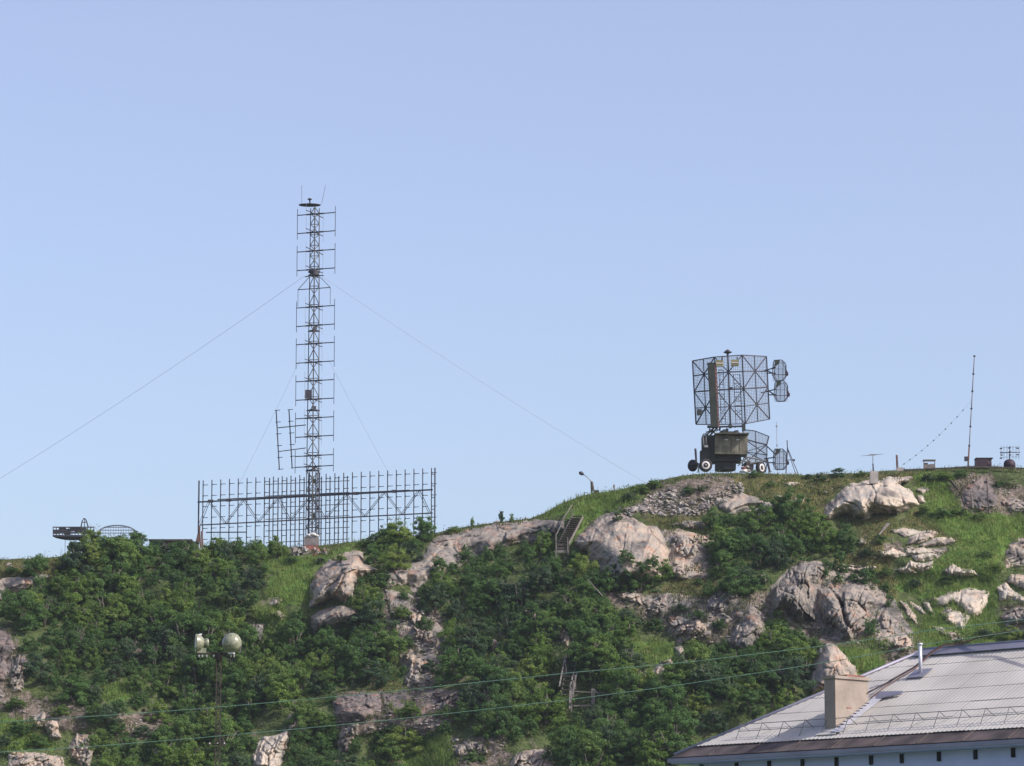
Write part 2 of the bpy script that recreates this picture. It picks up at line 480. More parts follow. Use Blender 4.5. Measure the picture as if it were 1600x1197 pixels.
HEATH = [
 [(1150,742),(1350,742),(1380,738),(1425,738),(1430,752),(1330,750),(1300,775),(1285,808),(1255,800),(1235,785),(1210,782),(1170,772),(1150,758)],
 [(1330,812),(1400,812),(1400,830),(1375,850),(1392,870),(1400,930),(1395,950),(1370,930),(1340,905),(1300,895),(1310,870),(1345,860),(1340,835)],
 [(-20,878),(60,872),(110,872),(90,900),(40,900),(-20,905)],
 [(1000,806),(1100,806),(1120,800),(1125,812),(1100,822),(1060,832),(1040,840),(1028,822)],
 [(1040,905),(1120,905),(1140,925),(1100,960),(1060,965),(1040,945)],
 [(686,1000),(722,1010),(740,1030),(700,1040)],
 [(525,985),(640,1080),(600,1085),(560,1060)],
 [(1425,800),(1445,800),(1470,830),(1500,848),(1440,830),(1400,820)],
]

# rows of the hillside: behind the ridge, the slope in view, the foot
pxs = np.concatenate([np.arange(-700, -60, 20), np.arange(-60, 1660, 2.5), np.arange(1660, 2301, 20)])
srow = np.concatenate([np.arange(0, 60, 2.0), np.arange(60, 500, 2.5), np.arange(500, 700, 12)])
nx = len(pxs)
rows = []; cov = []
zr0 = P(pxs, ridge(pxs), yridge(pxs))
for back in (150, 90, 50, 25, 13, 6, 2.5):
    q = P(pxs, ridge(pxs), yridge(pxs))
    up = 0.10 * min(back, 13) - (0.02 * (back - 13) if back > 13 else 0) - (0.25 * (back - 50) if back > 50 else 0)
    x = q[:, 0] * (yridge(pxs) + back) / yridge(pxs)
    rows.append(np.stack([x, q[:, 1] + back, q[:, 2] + up - 0.12], -1))
    cov.append(np.tile([0.6, 0.1, 0.5, 1], (nx, 1)))
for s in srow:
    py = ridge(pxs) + s
    rows.append(ground(pxs, py))
    jx = pxs + 14 * vn(pxs / 9, py / 9, 41); jy = py + 10 * vn(pxs / 9, py / 9, 42)
    c = np.zeros((nx, 4)); c[:, 3] = 1
    for k, L in enumerate((GRASS, SCREE, HEATH)):
        for poly in L:
            c[:, k] = np.maximum(c[:, k], sm(sdist(jx, jy, poly) / 6 + 0.5) if abs(s) < 520 else 0)
    cov.append(c)
last = rows[-1]
for f in (0.35, 0.7, 1.0, 1.15):
    q = last.copy(); q[:, 1] = last[:, 1] + (235 - last[:, 1]) * f; q[:, 0] = last[:, 0] * q[:, 1] / last[:, 1]; q[:, 2] = last[:, 2] * (1 - f) - 0.3
    rows.append(q); cov.append(np.tile([0.4, 0.1, 0.3, 1], (nx, 1)))
V = np.concatenate(rows); nr = len(rows)
i = np.arange(nr - 1)[:, None] * nx + np.arange(nx - 1)[None, :]
i = i.ravel()
F = np.stack([i, i + nx, i + nx + 1, i + 1], -1)
me = np_mesh('hill', V, F, M['soil'], True)
at = me.color_attributes.new('cover', 'FLOAT_COLOR', 'POINT')
at.data.foreach_set('color', np.concatenate(cov).astype(np.float32).ravel())
tag(obj('hill', me), kind='structure')
M['turf'] = mat('lowland_grass', (0.07, 0.10, 0.035), 0.95, var=0.4, scale=0.3)
gm = MB(); gm.add([(-6000, -3000, 0), (6000, -3000, 0), (6000, 9000, 0), (-6000, 9000, 0)], [(0, 1, 2, 3)])
tag(gm.build('ground', M['turf']), kind='structure')

# ------------------------------------------------------------------ rock outcrops
# (label, material, bulge in metres, joint size in px, joint depth, streak angle, outline, explicit joints)
OUT = [
 ("long pinkish rock slab sloping down at the left end of the ridge",'rock',2.0,60,.25,-20,[(-30,912),(0,904),(15,901),(41,902),(62,897),(81,899),(66,909),(56,920),(34,925),(11,931),(-12,945),(-30,950)],[]),
 ("rounded rock dome with ochre broken face below the tall mast",'rock',4.2,70,.4,-50,[(485,912),(489,899),(504,882),(525,869),(551,861),(566,862),(570,880),(589,890),(562,905),(551,931),(540,942),(516,935),(499,944),(484,950)],[[(492,905),(520,885),(545,880)],[(520,905),(540,888)],[(500,930),(530,905)]]),
 ("grey rock slab with a small white spot under the ochre dome",'rock_grey',2.2,60,.3,-30,[(485,963),(502,952),(534,946),(559,954),(561,965),(549,972),(525,980),(506,980),(490,992),(486,975)],[]),
 ("long grey brown rock flank descending from the stairs towards the mast",'rock_grey',2.6,75,.4,-35,[(600,900),(622,889),(649,877),(664,864),(675,842),(705,834),(731,829),(759,822),(787,817),(815,816),(834,812),(881,814),(885,825),(866,834),(853,848),(806,850),(780,856),(756,866),(736,874),(718,886),(700,894),(690,902),(664,912),(647,934),(637,912),(619,915),(600,921)],[[(675,850),(720,838),(790,828),(850,822)],[(620,900),(660,885),(700,852)],[(866,829),(876,814)]]),
 ("large smooth granite dome right of the wooden stairs under the stone heap",'rock',5.5,85,.22,-60,[(898,846),(911,831),(928,814),(949,802),(962,800),(984,808),(1001,816),(1012,822),(1027,822),(1039,842),(1046,862),(1044,885),(1036,905),(1004,914),(966,914),(941,909),(937,885),(924,874),(915,862),(901,853)],[[(920,850),(928,826),(949,806)],[(1014,823),(1016,830),(1042,852)],[(1034,843),(1018,866)],[(943,900),(950,880),(956,868)]]),
 ("reddish broken rock face between the smooth dome and the green scrub",'rock',2.2,22,.5,-50,[(1044,836),(1059,831),(1087,840),(1097,851),(1087,870),(1072,876),(1050,876),(1043,851)],[]),
 ("small grey crag low at the right foot of the smooth dome",'rock_grey',1.6,18,.5,-50,[(1035,877),(1056,883),(1076,889),(1067,906),(1046,900)],[]),
 ("smooth grey rock lens below the radar wheels",'rock',1.8,90,.1,-20,[(1123,782),(1135,775),(1153,770),(1181,776),(1192,786),(1172,799),(1140,804),(1125,793)],[[(1135,803),(1165,790),(1190,787)]]),
 ("orange granite slab beside the grey rock lens below the radar",'rock_pale',1.6,30,.2,-30,[(1172,806),(1194,786),(1209,786),(1217,790),(1216,797),(1200,804),(1186,809)],[]),
 ("big pale whaleback rock dome that carries the stone pillar antenna",'rock_pale',5.0,95,.16,-75,[(1284,811),(1291,790),(1303,778),(1320,762),(1338,754),(1359,750),(1372,751),(1390,745),(1424,746),(1419,754),(1404,756),(1412,761),(1427,771),(1437,788),(1414,799),(1401,804),(1380,803),(1365,803),(1352,813),(1336,810),(1326,802),(1310,806),(1296,812)],[[(1359,757),(1366,770),(1364,788),(1367,802)],[(1300,782),(1330,760),(1358,757),(1398,756)],[(1318,786),(1340,790),(1352,812)],[(1366,793),(1400,793),(1420,789)],[(1400,757),(1406,768),(1412,785)],[(1330,768),(1345,760)]]),
 ("pale angular boulder at the upper right of the whaleback dome",'rock_pale',.8,40,.1,0,[(1429,765),(1440,761),(1448,761),(1452,767),(1441,772)],[]),
 ("small pale block leaning on the right end of the whaleback dome",'rock_pale',.8,40,.1,0,[(1434,775),(1442,774),(1447,785),(1437,786)],[]),
 ("flat pale ledge rock at the end of the bleached plank",'rock_pale',1.0,30,.3,-15,[(1388,828),(1408,826),(1430,826),(1438,831),(1423,837),(1414,840),(1397,833)],[]),
 ("two toned rounded ledge block in the middle of the pale stepped ledges",'rock_pale',1.1,24,.35,-30,[(1437,832),(1451,828),(1465,833),(1448,845),(1435,850),(1417,851),(1422,840)],[[(1436,833),(1434,849)]]),
 ("long pale wedge shaped ledge pointing right into the meadow",'rock_pale',1.1,60,.1,-10,[(1437,853),(1446,846),(1459,841),(1474,838),(1499,845),(1482,851),(1459,854)],[]),
 ("broad pale lowest step of the stepped ledges beside the meadow",'rock_pale',1.3,34,.35,-10,[(1376,864),(1394,858),(1413,862),(1417,856),(1445,856),(1483,858),(1471,868),(1455,876),(1430,877),(1423,869),(1400,871),(1378,870)],[[(1415,862),(1440,868),(1465,866)]]),
 ("row of small pale blocks just under the stepped ledges",'rock_pale',1.0,18,.45,-60,[(1396,890),(1411,886),(1423,877),(1442,880),(1458,877),(1457,887),(1441,894),(1411,895)],[]),
 ("cluster of three pale rounded rocks in the bright meadow",'rock_pale',1.1,19,.45,-60,[(1472,892),(1482,884),(1488,880),(1504,888),(1523,891),(1528,899),(1501,901),(1480,899)],[]),
 ("large pale rock with curved right edge in the middle of the meadow",'rock_pale',2.0,60,.15,-70,[(1457,936),(1479,927),(1502,922),(1515,920),(1545,924),(1543,942),(1532,960),(1521,967),(1512,960),(1500,949),(1490,943),(1465,947)],[[(1502,923),(1500,945)]]),
 ("split pale rock directly below the large meadow rock",'rock_pale',1.5,36,.3,-30,[(1469,958),(1479,948),(1501,955),(1516,963),(1504,983),(1482,973)],[[(1484,965),(1502,956)]]),
 ("narrow pinkish rock fin pointing down left of the meadow rock",'rock',1.0,30,.3,-40,[(1406,940),(1418,946),(1430,962),(1434,976),(1420,968)],[]),
 ("second slim rock fin beside the pinkish fin in the grass",'rock_pale',.8,30,.3,-40,[(1421,940),(1437,945),(1448,959),(1441,959),(1428,950)],[]),
 ("third slim rock fin nearest the meadow rock",'rock_pale',.8,30,.3,-40,[(1441,941),(1451,941),(1461,961),(1451,956)],[]),
 ("small pale rock in the grass above the roof ridge",'rock_pale',.8,30,.3,-30,[(1457,979),(1474,981),(1479,993),(1465,987)],[]),
 ("low rock scatter patch just above the building ridge",'rock',.9,16,.5,-40,[(1478,988),(1494,985),(1510,1000),(1498,1006),(1484,1000)],[]),
 ("pale crag cut by the frame beside the right edge of the meadow",'rock_pale',1.6,24,.4,-50,[(1557,919),(1570,910),(1580,921),(1593,928),(1606,941),(1579,938),(1562,937)],[]),
 ("grey pink rock above the crag at the right edge",'rock',1.6,30,.3,-40,[(1572,910),(1579,897),(1605,900),(1640,912),(1640,922),(1600,919)],[]),
 ("dark mottled rock lowest at the right edge over the roof",'rock_grey',1.8,22,.45,-40,[(1563,964),(1582,951),(1615,948),(1640,955),(1640,976),(1579,976)],[]),
 ("striped rounded rock highest on the meadow's right side",'rock',2.2,26,.4,-30,[(1570,872),(1575,853),(1590,841),(1620,836),(1640,845),(1640,880),(1600,885),(1572,887)],[[(1572,866),(1600,852)],[(1580,880),(1605,866)]]),
 ("brown grey rock bank under the curved antenna on the far right",'rock_grey',1.4,24,.4,-20,[(1565,784),(1586,778),(1610,785),(1640,790),(1640,802),(1579,801)],[]),
 ("purplish gravelly rock bank around the thin brown post",'rock_dark',1.3,30,.25,-20,[(1500,770),(1512,754),(1532,745),(1550,752),(1560,768),(1556,790),(1530,798),(1508,790)],[]),
 ("massive grey cliff block split by a dark cleft above the chimney",'rock_grey',5.5,40,.7,-60,[(1278,920),(1295,916),(1310,918),(1325,912),(1342,910),(1358,916),(1367,926),(1373,940),(1361,956),(1350,984),(1330,1003),(1314,998),(1290,978),(1280,962),(1276,940)],[[(1312,944),(1318,966),(1327,980)],[(1328,979),(1350,966)],[(1303,978),(1316,985)],[(1300,920),(1312,946)]]),
 ("creased dark cliff wall left of the split cliff block",'rock_grey',4.0,30,.7,-70,[(1218,910),(1230,895),(1236,884),(1254,876),(1280,878),(1298,882),(1290,896),(1278,914),(1274,940),(1280,975),(1262,974),(1246,974),(1234,958),(1210,956),(1202,940),(1206,922)],[[(1252,900),(1250,940),(1262,970)],[(1236,890),(1246,915)],[(1272,890),(1250,905)]]),
 ("knobbly grey rock right of the split cliff block",'rock_grey',2.4,24,.5,-70,[(1369,974),(1374,956),(1386,948),(1397,956),(1406,979),(1398,990),(1380,986)],[]),
 ("brown blocky rock knob just left above the roof ridge",'rock',1.8,16,.5,-40,[(1393,996),(1406,984),(1424,998),(1428,1012),(1410,1018),(1396,1010)],[]),
 ("tall triangular pale boulder standing behind the chimney",'rock',4.2,60,.3,-65,[(1264,1062),(1270,1040),(1278,1018),(1290,1004),(1302,1006),(1316,1020),(1338,1044),(1342,1072),(1300,1090),(1268,1084)],[[(1276,1020),(1272,1060)],[(1300,1008),(1312,1034)],[(1266,1062),(1290,1068)]]),
 ("pointed grey triangular rock slab left of the cliff wall",'rock_grey',2.8,34,.4,-55,[(1132,1006),(1148,982),(1168,952),(1180,950),(1194,960),(1197,988),(1186,998),(1170,1018),(1150,1014)],[[(1146,1000),(1168,958)]]),
 ("jagged pinkish rock band above the grassy ledge",'rock',2.0,17,.6,-45,[(1039,977),(1046,962),(1062,968),(1078,972),(1086,962),(1100,970),(1111,979),(1098,992),(1078,1007),(1060,1000),(1045,992)],[]),
 ("striped pinkish rock rib under the grassy ledge",'rock',1.8,18,.6,-55,[(1016,1049),(1032,1036),(1049,1027),(1054,1044),(1059,1048),(1040,1068),(1034,1080),(1026,1072),(1020,1060)],[]),
 ("smooth grey rock at the right end of the grassy ledge",'rock_grey',1.3,40,.2,-50,[(1054,1012),(1064,1009),(1078,1029),(1069,1042),(1059,1035)],[]),
 ("small pale rock strip peeping over scrub left of the grassy ledge",'rock',1.0,18,.5,-20,[(962,928),(980,924),(999,930),(1005,946),(990,942),(972,936)],[]),
 ("mottled grey rock knob above the reddish ledge",'rock_grey',1.5,16,.5,-45,[(1019,937),(1034,932),(1044,947),(1039,960),(1022,971),(1014,962)],[]),
 ("dark streaky rock knob beneath the scrub in mid slope",'rock_grey',1.6,17,.5,-40,[(1100,946),(1112,930),(1123,920),(1148,927),(1140,948),(1128,962),(1108,957)],[]),
 ("pinkish rock tongue with pale fragments left of centre",'rock',1.8,17,.6,-60,[(627,1024),(641,1014),(656,1026),(668,1033),(660,1049),(653,1072),(633,1068),(637,1041)],[]),
 ("broken pale rock chute above the pinkish rock tongue",'rock',1.6,14,.6,-50,[(633,956),(648,950),(664,956),(656,978),(678,985),(689,1004),(683,1016),(668,1008),(647,1002),(639,981)],[]),
 ("reddish rock knob deep among the central bushes",'rock',1.4,15,.5,-50,[(722,1004),(734,985),(750,993),(746,1006),(732,1020),(725,1016)],[]),
 ("dark rock knob right of the reddish knob among the bushes",'rock_dark',1.3,15,.5,-50,[(763,1000),(773,998),(788,1012),(780,1026),(765,1016)],[]),
 ("small pinkish rock patch high in the central bushes",'rock',1.0,14,.5,-50,[(808,950),(829,948),(842,966),(832,977),(815,966)],[]),
 ("pale crumbly rock beside the top of the lower stairs",'rock',1.4,13,.6,-60,[(858,981),(874,975),(890,991),(888,1012),(872,999)],[]),
 ("broad pinkish rock bank at the bottom edge below the centre",'rock',1.8,20,.6,-60,[(790,1210),(798,1187),(810,1176),(837,1171),(862,1167),(866,1210)],[]),
 ("dark fractured rock low between two central bushes",'rock_grey',1.4,16,.6,-50,[(703,1171),(718,1163),(734,1158),(757,1158),(763,1180),(734,1179),(716,1183)],[]),
 ("purplish rubble rock under the upper green cable",'rock_dark',1.3,15,.5,-30,[(672,1082),(690,1078),(716,1084),(720,1099),(691,1109),(680,1096)],[]),
 ("large peach coloured boulder at the bottom edge left of centre",'rock_pale',2.8,30,.45,-60,[(392,1185),(401,1159),(414,1153),(427,1150),(448,1142),(452,1159),(443,1180),(438,1212),(397,1212)],[[(410,1158),(402,1185)],[(425,1170),(440,1152)],[(415,1195),(430,1178)]]),
 ("pinkish pillar like rock near the bottom right of the peach boulder",'rock',1.8,16,.6,-65,[(527,1159),(534,1142),(548,1132),(560,1131),(560,1143),(550,1159),(550,1177),(529,1180)],[]),
 ("small pale rock above the peach boulder",'rock',1.0,14,.6,-50,[(448,1122),(456,1114),(465,1116),(466,1139),(452,1141)],[]),
 ("dark brown rock slab crossed by the upper cable left of centre",'rock_dark',2.0,34,.3,-20,[(519,1096),(540,1084),(559,1080),(592,1084),(596,1105),(572,1128),(545,1128),(524,1133)],[]),
 ("reddish rock rib near the left edge",'rock_grey',1.6,17,.6,-60,[(17,1030),(30,1022),(46,1024),(50,1037),(40,1056),(33,1080),(19,1084),(15,1064)],[]),
 ("pale pitted rock between bushes below the left platform antenna",'rock',1.4,14,.6,-40,[(196,1018),(208,1012),(222,1013),(227,1028),(213,1039),(201,1036)],[]),
 ("pale upright rock crossed by the lower cable near the left edge",'rock',2.0,20,.5,-65,[(105,1170),(112,1156),(120,1147),(142,1149),(149,1165),(141,1199),(126,1199),(112,1182)],[]),
 ("rounded mottled boulder under the upper cable near the left edge",'rock',1.4,22,.4,-40,[(68,1132),(81,1125),(93,1131),(94,1152),(79,1156)],[]),
 ("tilted rock block beside the mottled boulder at the left",'rock',1.2,20,.4,-40,[(50,1121),(69,1111),(72,1121),(61,1137),(53,1135)],[]),
 ("low pinkish rock shelf at the bottom left corner",'rock',1.3,17,.6,-30,[(13,1174),(47,1175),(69,1177),(97,1183),(102,1210),(13,1210)],[]),
 ("dark shaded crag at the left edge of the view",'rock_dark',1.8,22,.5,-50,[(-30,995),(0,984),(15,990),(22,1012),(12,1060),(-30,1085)],[]),
 ("brown rock patch under the grassy ledge left of the mast",'rock_grey',1.2,20,.5,-50,[(373,990),(390,974),(414,974),(408,1002),(384,1003)],[]),
 ("small brown rock at the left end of the bright grass strip",'rock',.9,18,.4,-40,[(419,946),(427,933),(443,935),(436,946)],[]),
 ("small tan rock below the bright grass strip",'rock',.8,18,.4,-20,[(421,958),(440,956),(447,963),(439,969)],[]),
 ("flat white rock in the heath right of the radar",'rock_pale',.6,40,.1,-10,[(1226,756),(1234,753),(1249,755),(1237,761)],[]),
 ("thin pale slab in the heath below the radar's rear wheel",'rock_pale',.5,40,.1,-10,[(1205,776),(1214,773),(1223,774),(1218,779)],[]),
 ("pinkish flat rock in the heath left of the whaleback dome",'rock',.8,24,.3,-20,[(1227,783),(1244,779),(1259,777),(1254,785),(1240,790)],[]),
 ("grey sliver of rock above the scrub left of the whaleback dome",'rock_grey',.8,24,.3,-40,[(1216,805),(1228,795),(1238,792),(1230,805)],[]),
 ("low grey rock in the dry patch under the stone heap",'rock_grey',.9,26,.3,-10,[(1052,820),(1075,812),(1098,815),(1104,826),(1080,826)],[]),
 ("small white boulder on the ridge at the far left",'rock_pale',.6,40,.1,0,[(8,884),(12,879),(19,880),(18,885)],[]),
 ("white boulder in the grass between the far left boulder and the bushes",'rock_pale',.6,40,.1,0,[(32,886),(36,880),(43,882),(42,887)],[]),
 ("small pale rock half hidden under bushes left of the cliff wall",'rock_pale',.9,14,.5,-40,[(1184,905),(1188,897),(1200,900),(1198,912),(1188,914)],[]),
 ("line of pale rock fragments at the top of the cliff",'rock_pale',1.0,12,.6,-20,[(1310,886),(1322,880),(1345,884),(1368,886),(1366,894),(1340,893),(1318,893)],[]),
 ("pale boulder in the heath left of the stepped ledges",'rock_pale',.8,20,.2,-20,[(1341,846),(1346,841),(1353,845),(1352,850),(1343,850)],[]),
]
OUT += [
 ("broad fractured grey bedrock wall linking the cliff blocks",'rock_grey',1.3,46,.28,-60,[(1205,918),(1235,884),(1300,880),(1360,905),(1400,940),(1428,990),(1425,1015),(1385,1018),(1330,1008),(1262,982),(1205,965)],[]),
 ("broken mottled bedrock around the jagged pinkish band",'rock_grey',.8,40,.2,-45,[(1000,935),(1040,925),(1100,935),(1150,930),(1190,950),(1150,965),(1110,990),(1060,1006),(1035,980)],[]),
 ("bedrock shelf joining the smooth dome and the reddish rock face",'rock',1.0,42,.2,-50,[(1025,830),(1060,826),(1100,838),(1122,850),(1108,885),(1078,905),(1040,900)],[]),
 ("weathered bedrock chute left of the centre of the slope",'rock_grey',.8,40,.2,-55,[(600,920),(640,928),(665,950),(700,990),(684,1020),(668,1075),(634,1072),(622,1010)],[]),
 ("low purplish bedrock at the foot of the central slope between the cables",'rock_dark',.7,40,.16,-40,[(596,1084),(650,1078),(725,1078),(712,1125),(660,1150),(605,1130)],[]),
]
ROCKMASK = []
MASKPOLY = {4: [(900,846),(911,831),(928,814),(949,802),(984,808),(1027,822),(1039,842),(1044,862),(1022,868),(1001,859),(971,862),(956,870),(950,890),(937,885),(924,874)],
    3: [(622,889),(664,864),(675,842),(705,834),(787,817),(881,814),(885,825),(853,834),(806,830),(748,838),(720,857),(690,864),(671,890),(647,925),(620,915)]}
RX, RY = np.meshgrid(np.arange(-60, 1680, 3.0), np.arange(720, 1230, 3.0))
SURF = np.full(RX.shape, 1e9)
def outcrop(k, label, mt, H, cell, depth, ang, poly, joints):
    poly = [(float(a), float(b)) for a, b in poly]
    xs = [p[0] for p in poly]; ys = [p[1] for p in poly]
    st = 1.0 if (max(xs) - min(xs)) < 160 else 1.25
    gx = np.arange(min(xs) - 6, max(xs) + 6, st); gy = np.arange(min(ys) - 6, max(ys) + 6, st)
    X, Yg = np.meshgrid(gx, gy)
    wob = 3.2 * fbm(X / 9, Yg / 9, 60 + k, 3)
    d = sdist(X, Yg, poly) + wob * (1.0 if max(xs) - min(xs) > 25 else 0.5)
    sc = max(6.0, min(math.sqrt(abs(sum(xs[i] * ys[(i + 1) % len(xs)] - xs[(i + 1) % len(xs)] * ys[i] for i in range(len(xs)))) / 2) * 0.36, 42))
    tt = np.clip(d / sc, 0, 1)
    vv = (Yg - min(ys)) / (max(ys) - min(ys))
    ex = 0.7 + 0.5 * np.clip(vv, 0, 1)
    bulge = (0.85 if H >= 4 else 0.55) * H * (1 - (1 - tt) ** 2) ** ex
    a = math.radians(ang)
    wx = X + 7 * fbm(X / 30, Yg / 30, 80 + k, 2); wy = Yg + 7 * fbm(X / 30, Yg / 30, 90 + k, 2)
    ru = wx * math.cos(a) + wy * math.sin(a); rv = -wx * math.sin(a) + wy * math.cos(a)
    f1, f2, cid, tl = voro(ru / cell, rv / (cell * 0.55), 100 + k)
    crack = np.exp(-((f2 - f1) * cell / 3.0) ** 2)
    off = -depth * 0.9 * (cid - 0.3) + depth * 0.7 * crack + depth * 1.9 * tl
    f1, f2, cid2, tl2 = voro(ru / (cell * 0.36), rv / (cell * 0.2), 140 + k)
    off += depth * 0.6 * tl2 - depth * 0.22 * cid2 + depth * 0.32 * np.exp(-((f2 - f1) * cell * 0.36 / 1.6) ** 2)
    off += depth * 0.9 * fbm(ru / 26, rv / 8, 170 + k, 4) + 0.09 * fbm(X / 5, Yg / 5, 180 + k, 3)
    for jt in joints:
        dj = np.full(X.shape, 1e9)
        for (x0, y0), (x1, y1) in zip(jt[:-1], jt[1:]):
            vx, vy = x1 - x0, y1 - y0
            q = np.clip(((wx - x0) * vx + (wy - y0) * vy) / (vx * vx + vy * vy), 0, 1)
            dj = np.minimum(dj, np.hypot(wx - x0 - q * vx, wy - y0 - q * vy))
        off += (1.9 if 'cleft' in label else 0.55) * np.exp(-(dj / (2.1 if 'cleft' in label else 1.5)) ** 2)
    Ys = terr(X, Yg) - bulge + off * tt ** 0.4 + np.where(d < 0, -0.14 * d, 0) - 0.12 * (d > 0)
    ins = (d > 1) & (X > -60) & (X < 1676) & (Yg > 720) & (Yg < 1226)
    np.minimum.at(SURF, (((Yg[ins] - 720) / 3).round().astype(int), ((X[ins] + 60) / 3).round().astype(int)), Ys[ins])
    Vx = P(X, Yg, Ys).reshape(-1, 3)
    ny_, nx_ = X.shape
    keep = d > -4.5
    idx = (np.arange(ny_ - 1)[:, None] * nx_ + np.arange(nx_ - 1)[None, :])
    cell_ok = keep[:-1, :-1] & keep[1:, :-1] & keep[:-1, 1:] & keep[1:, 1:]
    q = idx[cell_ok]
    F = np.stack([q, q + nx_, q + nx_ + 1, q + 1], -1)
    used = np.unique(F); remap = np.full(len(Vx), -1); remap[used] = np.arange(len(used))
    Vx = Vx[used]; F = remap[F]
    c = Vx.mean(0)
    me = np_mesh('rock_outcrop', Vx - c, F, M[mt], True)
    small = max(xs) - min(xs) < 22
    o = obj('boulder' if small else 'rock_outcrop', me, None, Vector(c.tolist()))
    tag(o, label, 'boulder' if small else 'rock', 'boulders and rock outcrops on the hillside')
for k, r in enumerate(OUT):
    outcrop(k, *r)

terr_bare = terr
def terr(px, py):
    """distance of the surface, rocks included"""
    px = np.asarray(px, float); py = np.asarray(py, float)
    ix = np.clip(((px + 60) / 3).round().astype(int), 0, SURF.shape[1] - 1); iy = np.clip(((py - 720) / 3).round().astype(int), 0, SURF.shape[0] - 1)
    return np.minimum(terr_bare(px, py), SURF[iy, ix])

# raster of what lies open on the hill (no scrub over it)
RX, RY = np.meshgrid(np.arange(-60, 1680, 3.0), np.arange(720, 1230, 3.0))
rockm = np.zeros(RX.shape, bool); openm = np.zeros(RX.shape, bool); grassm = np.zeros(RX.shape, bool); screem = np.zeros(RX.shape, bool); heathm = np.zeros(RX.shape, bool)
rockin = np.zeros(RX.shape, bool)
for k, r in enumerate(OUT):
    if k < len(OUT) - 5: rockm |= sdist(RX, RY, MASKPOLY.get(k, r[6])) > (-2.0 if k == 9 else 4.0 if k not in MASKPOLY else 0.0)
    d_ = sdist(RX + 8 * vn(RX / 7, RY / 7, 71), RY + 8 * vn(RX / 7, RY / 7, 72), r[6]) > 2.2
    rockin |= d_ & ((fbm(RX / 26, RY / 12, 75, 3) < -0.08) if k >= len(OUT) - 5 else True)
for p in GRASS: grassm |= inpoly(RX, RY, p)
for p in SCREE: screem |= inpoly(RX, RY, p)
for p in HEATH: heathm |= inpoly(RX, RY, p)
STAIRS = [[(866,806),(880,790),(912,798),(912,812),(892,862),(868,880)], [(872,1010),(905,1020),(905,1050),(935,1075),(935,1108),(888,1112),(870,1080)]]
for p in STAIRS: openm |= inpoly(RX, RY, p)
def look(mask, px, py):
    ix = np.clip(((np.asarray(px) + 60) / 3).round().astype(int), 0, mask.shape[1] - 1)
    iy = np.clip(((np.asarray(py) - 720) / 3).round().astype(int), 0, mask.shape[0] - 1)
    return mask[iy, ix]

# ------------------------------------------------------------------ scrub
def leaf_quads(cen, size, up=0.3, r=rng, asp=0.7, out=None):
    n = len(cen)
    nm = r.normal(size=(n, 3)) * (0.7 if out is not None else 1.0); nm[:, 2] = (np.abs(nm[:, 2]) if out is None else nm[:, 2]) + up
    if out is not None: nm = nm + out * 0.75
    nm /= np.linalg.norm(nm, axis=1)[:, None]
    a = np.cross(nm, r.normal(size=(n, 3))); a /= np.linalg.norm(a, axis=1)[:, None]
    b = np.cross(nm, a)
    s = (np.asarray(size) * np.ones(n))[:, None]
    a = a * s * 0.5; b = b * s * 0.5 * asp
    v = np.stack([cen - a, cen + b, cen + a, cen - b], 1).reshape(-1, 3)
    f = np.arange(4 * n).reshape(-1, 4)
    return v, f

def bush_mesh(seed, tall):
    """a crown one unit high: leaf sprays gathered in uneven clumps round the stems"""
    r = np.random.default_rng(seed)
    cs = []
    wid = 0.62 if not tall else 0.42
    nl = 8
    lobes = []
    for i in range(nl):
        an = 6.283 * i / nl + r.uniform(-.5, .5); ra = wid * r.uniform(0.25, 0.62); z = r.uniform(0.12, 0.42)
        lobes.append((ra * math.cos(an), ra * math.sin(an), z, r.uniform(0.20, 0.30)))
    for i in range(4):
        lobes.append((r.uniform(-.2, .2) * wid, r.uniform(-.2, .2) * wid, r.uniform(0.5, 0.74), r.uniform(0.20, 0.30)))
    pts = []
    while len(pts) < 62:
        lx, ly, lz, lr = lobes[r.integers(len(lobes))]
        d = r.normal(size=3); d /= np.linalg.norm(d); d *= r.uniform(0.4, 1.0) ** 0.5
        q = np.array([lx, ly, lz]) + d * lr
        if -0.02 < q[2] < 1.02: pts.append((q, lx, ly, lz))
    os_ = []
    for q, lx, ly, lz in pts:
        n = int(r.integers(130, 240))
        rad = r.uniform(0.05, 0.13)
        g = r.normal(size=(n, 3)); g /= np.linalg.norm(g, axis=1)[:, None]
        g *= (r.uniform(0, 1, n) ** 0.4)[:, None] * rad
        g[:, 2] *= 0.75
        cs.append(q + g); od = q - np.array([lx, ly, lz - .1]); od = od / (np.linalg.norm(od) + 1e-6)
        os_.append(g / rad * 0.8 + od)
    # shoots that break the outline
    for _ in range(30):
        lx, ly, lz, lr = lobes[r.integers(len(lobes))]
        d = r.normal(size=3); d[2] = abs(d[2]) + 0.5; d /= np.linalg.norm(d)
        t = r.uniform(0.7, 1.35, 14)[:, None]
        cs.append(np.array([lx, ly, lz]) + d * lr * t + r.normal(size=(14, 3)) * 0.016); os_.append(np.tile(d, (14, 1)))
    c = np.concatenate(cs); c[:, 2] = np.maximum(c[:, 2], 0.01)
    v, f = leaf_quads(c, r.uniform(0.019, 0.046, len(c)), 0.25, r, out=np.concatenate(os_))
    return np_mesh('crown', v, f, M[('leaf', 'leaf_yellow', 'leaf', 'leaf_dark', 'leaf_yellow', 'leaf', 'leaf_dark', 'leaf', 'leaf')[seed % 9]])

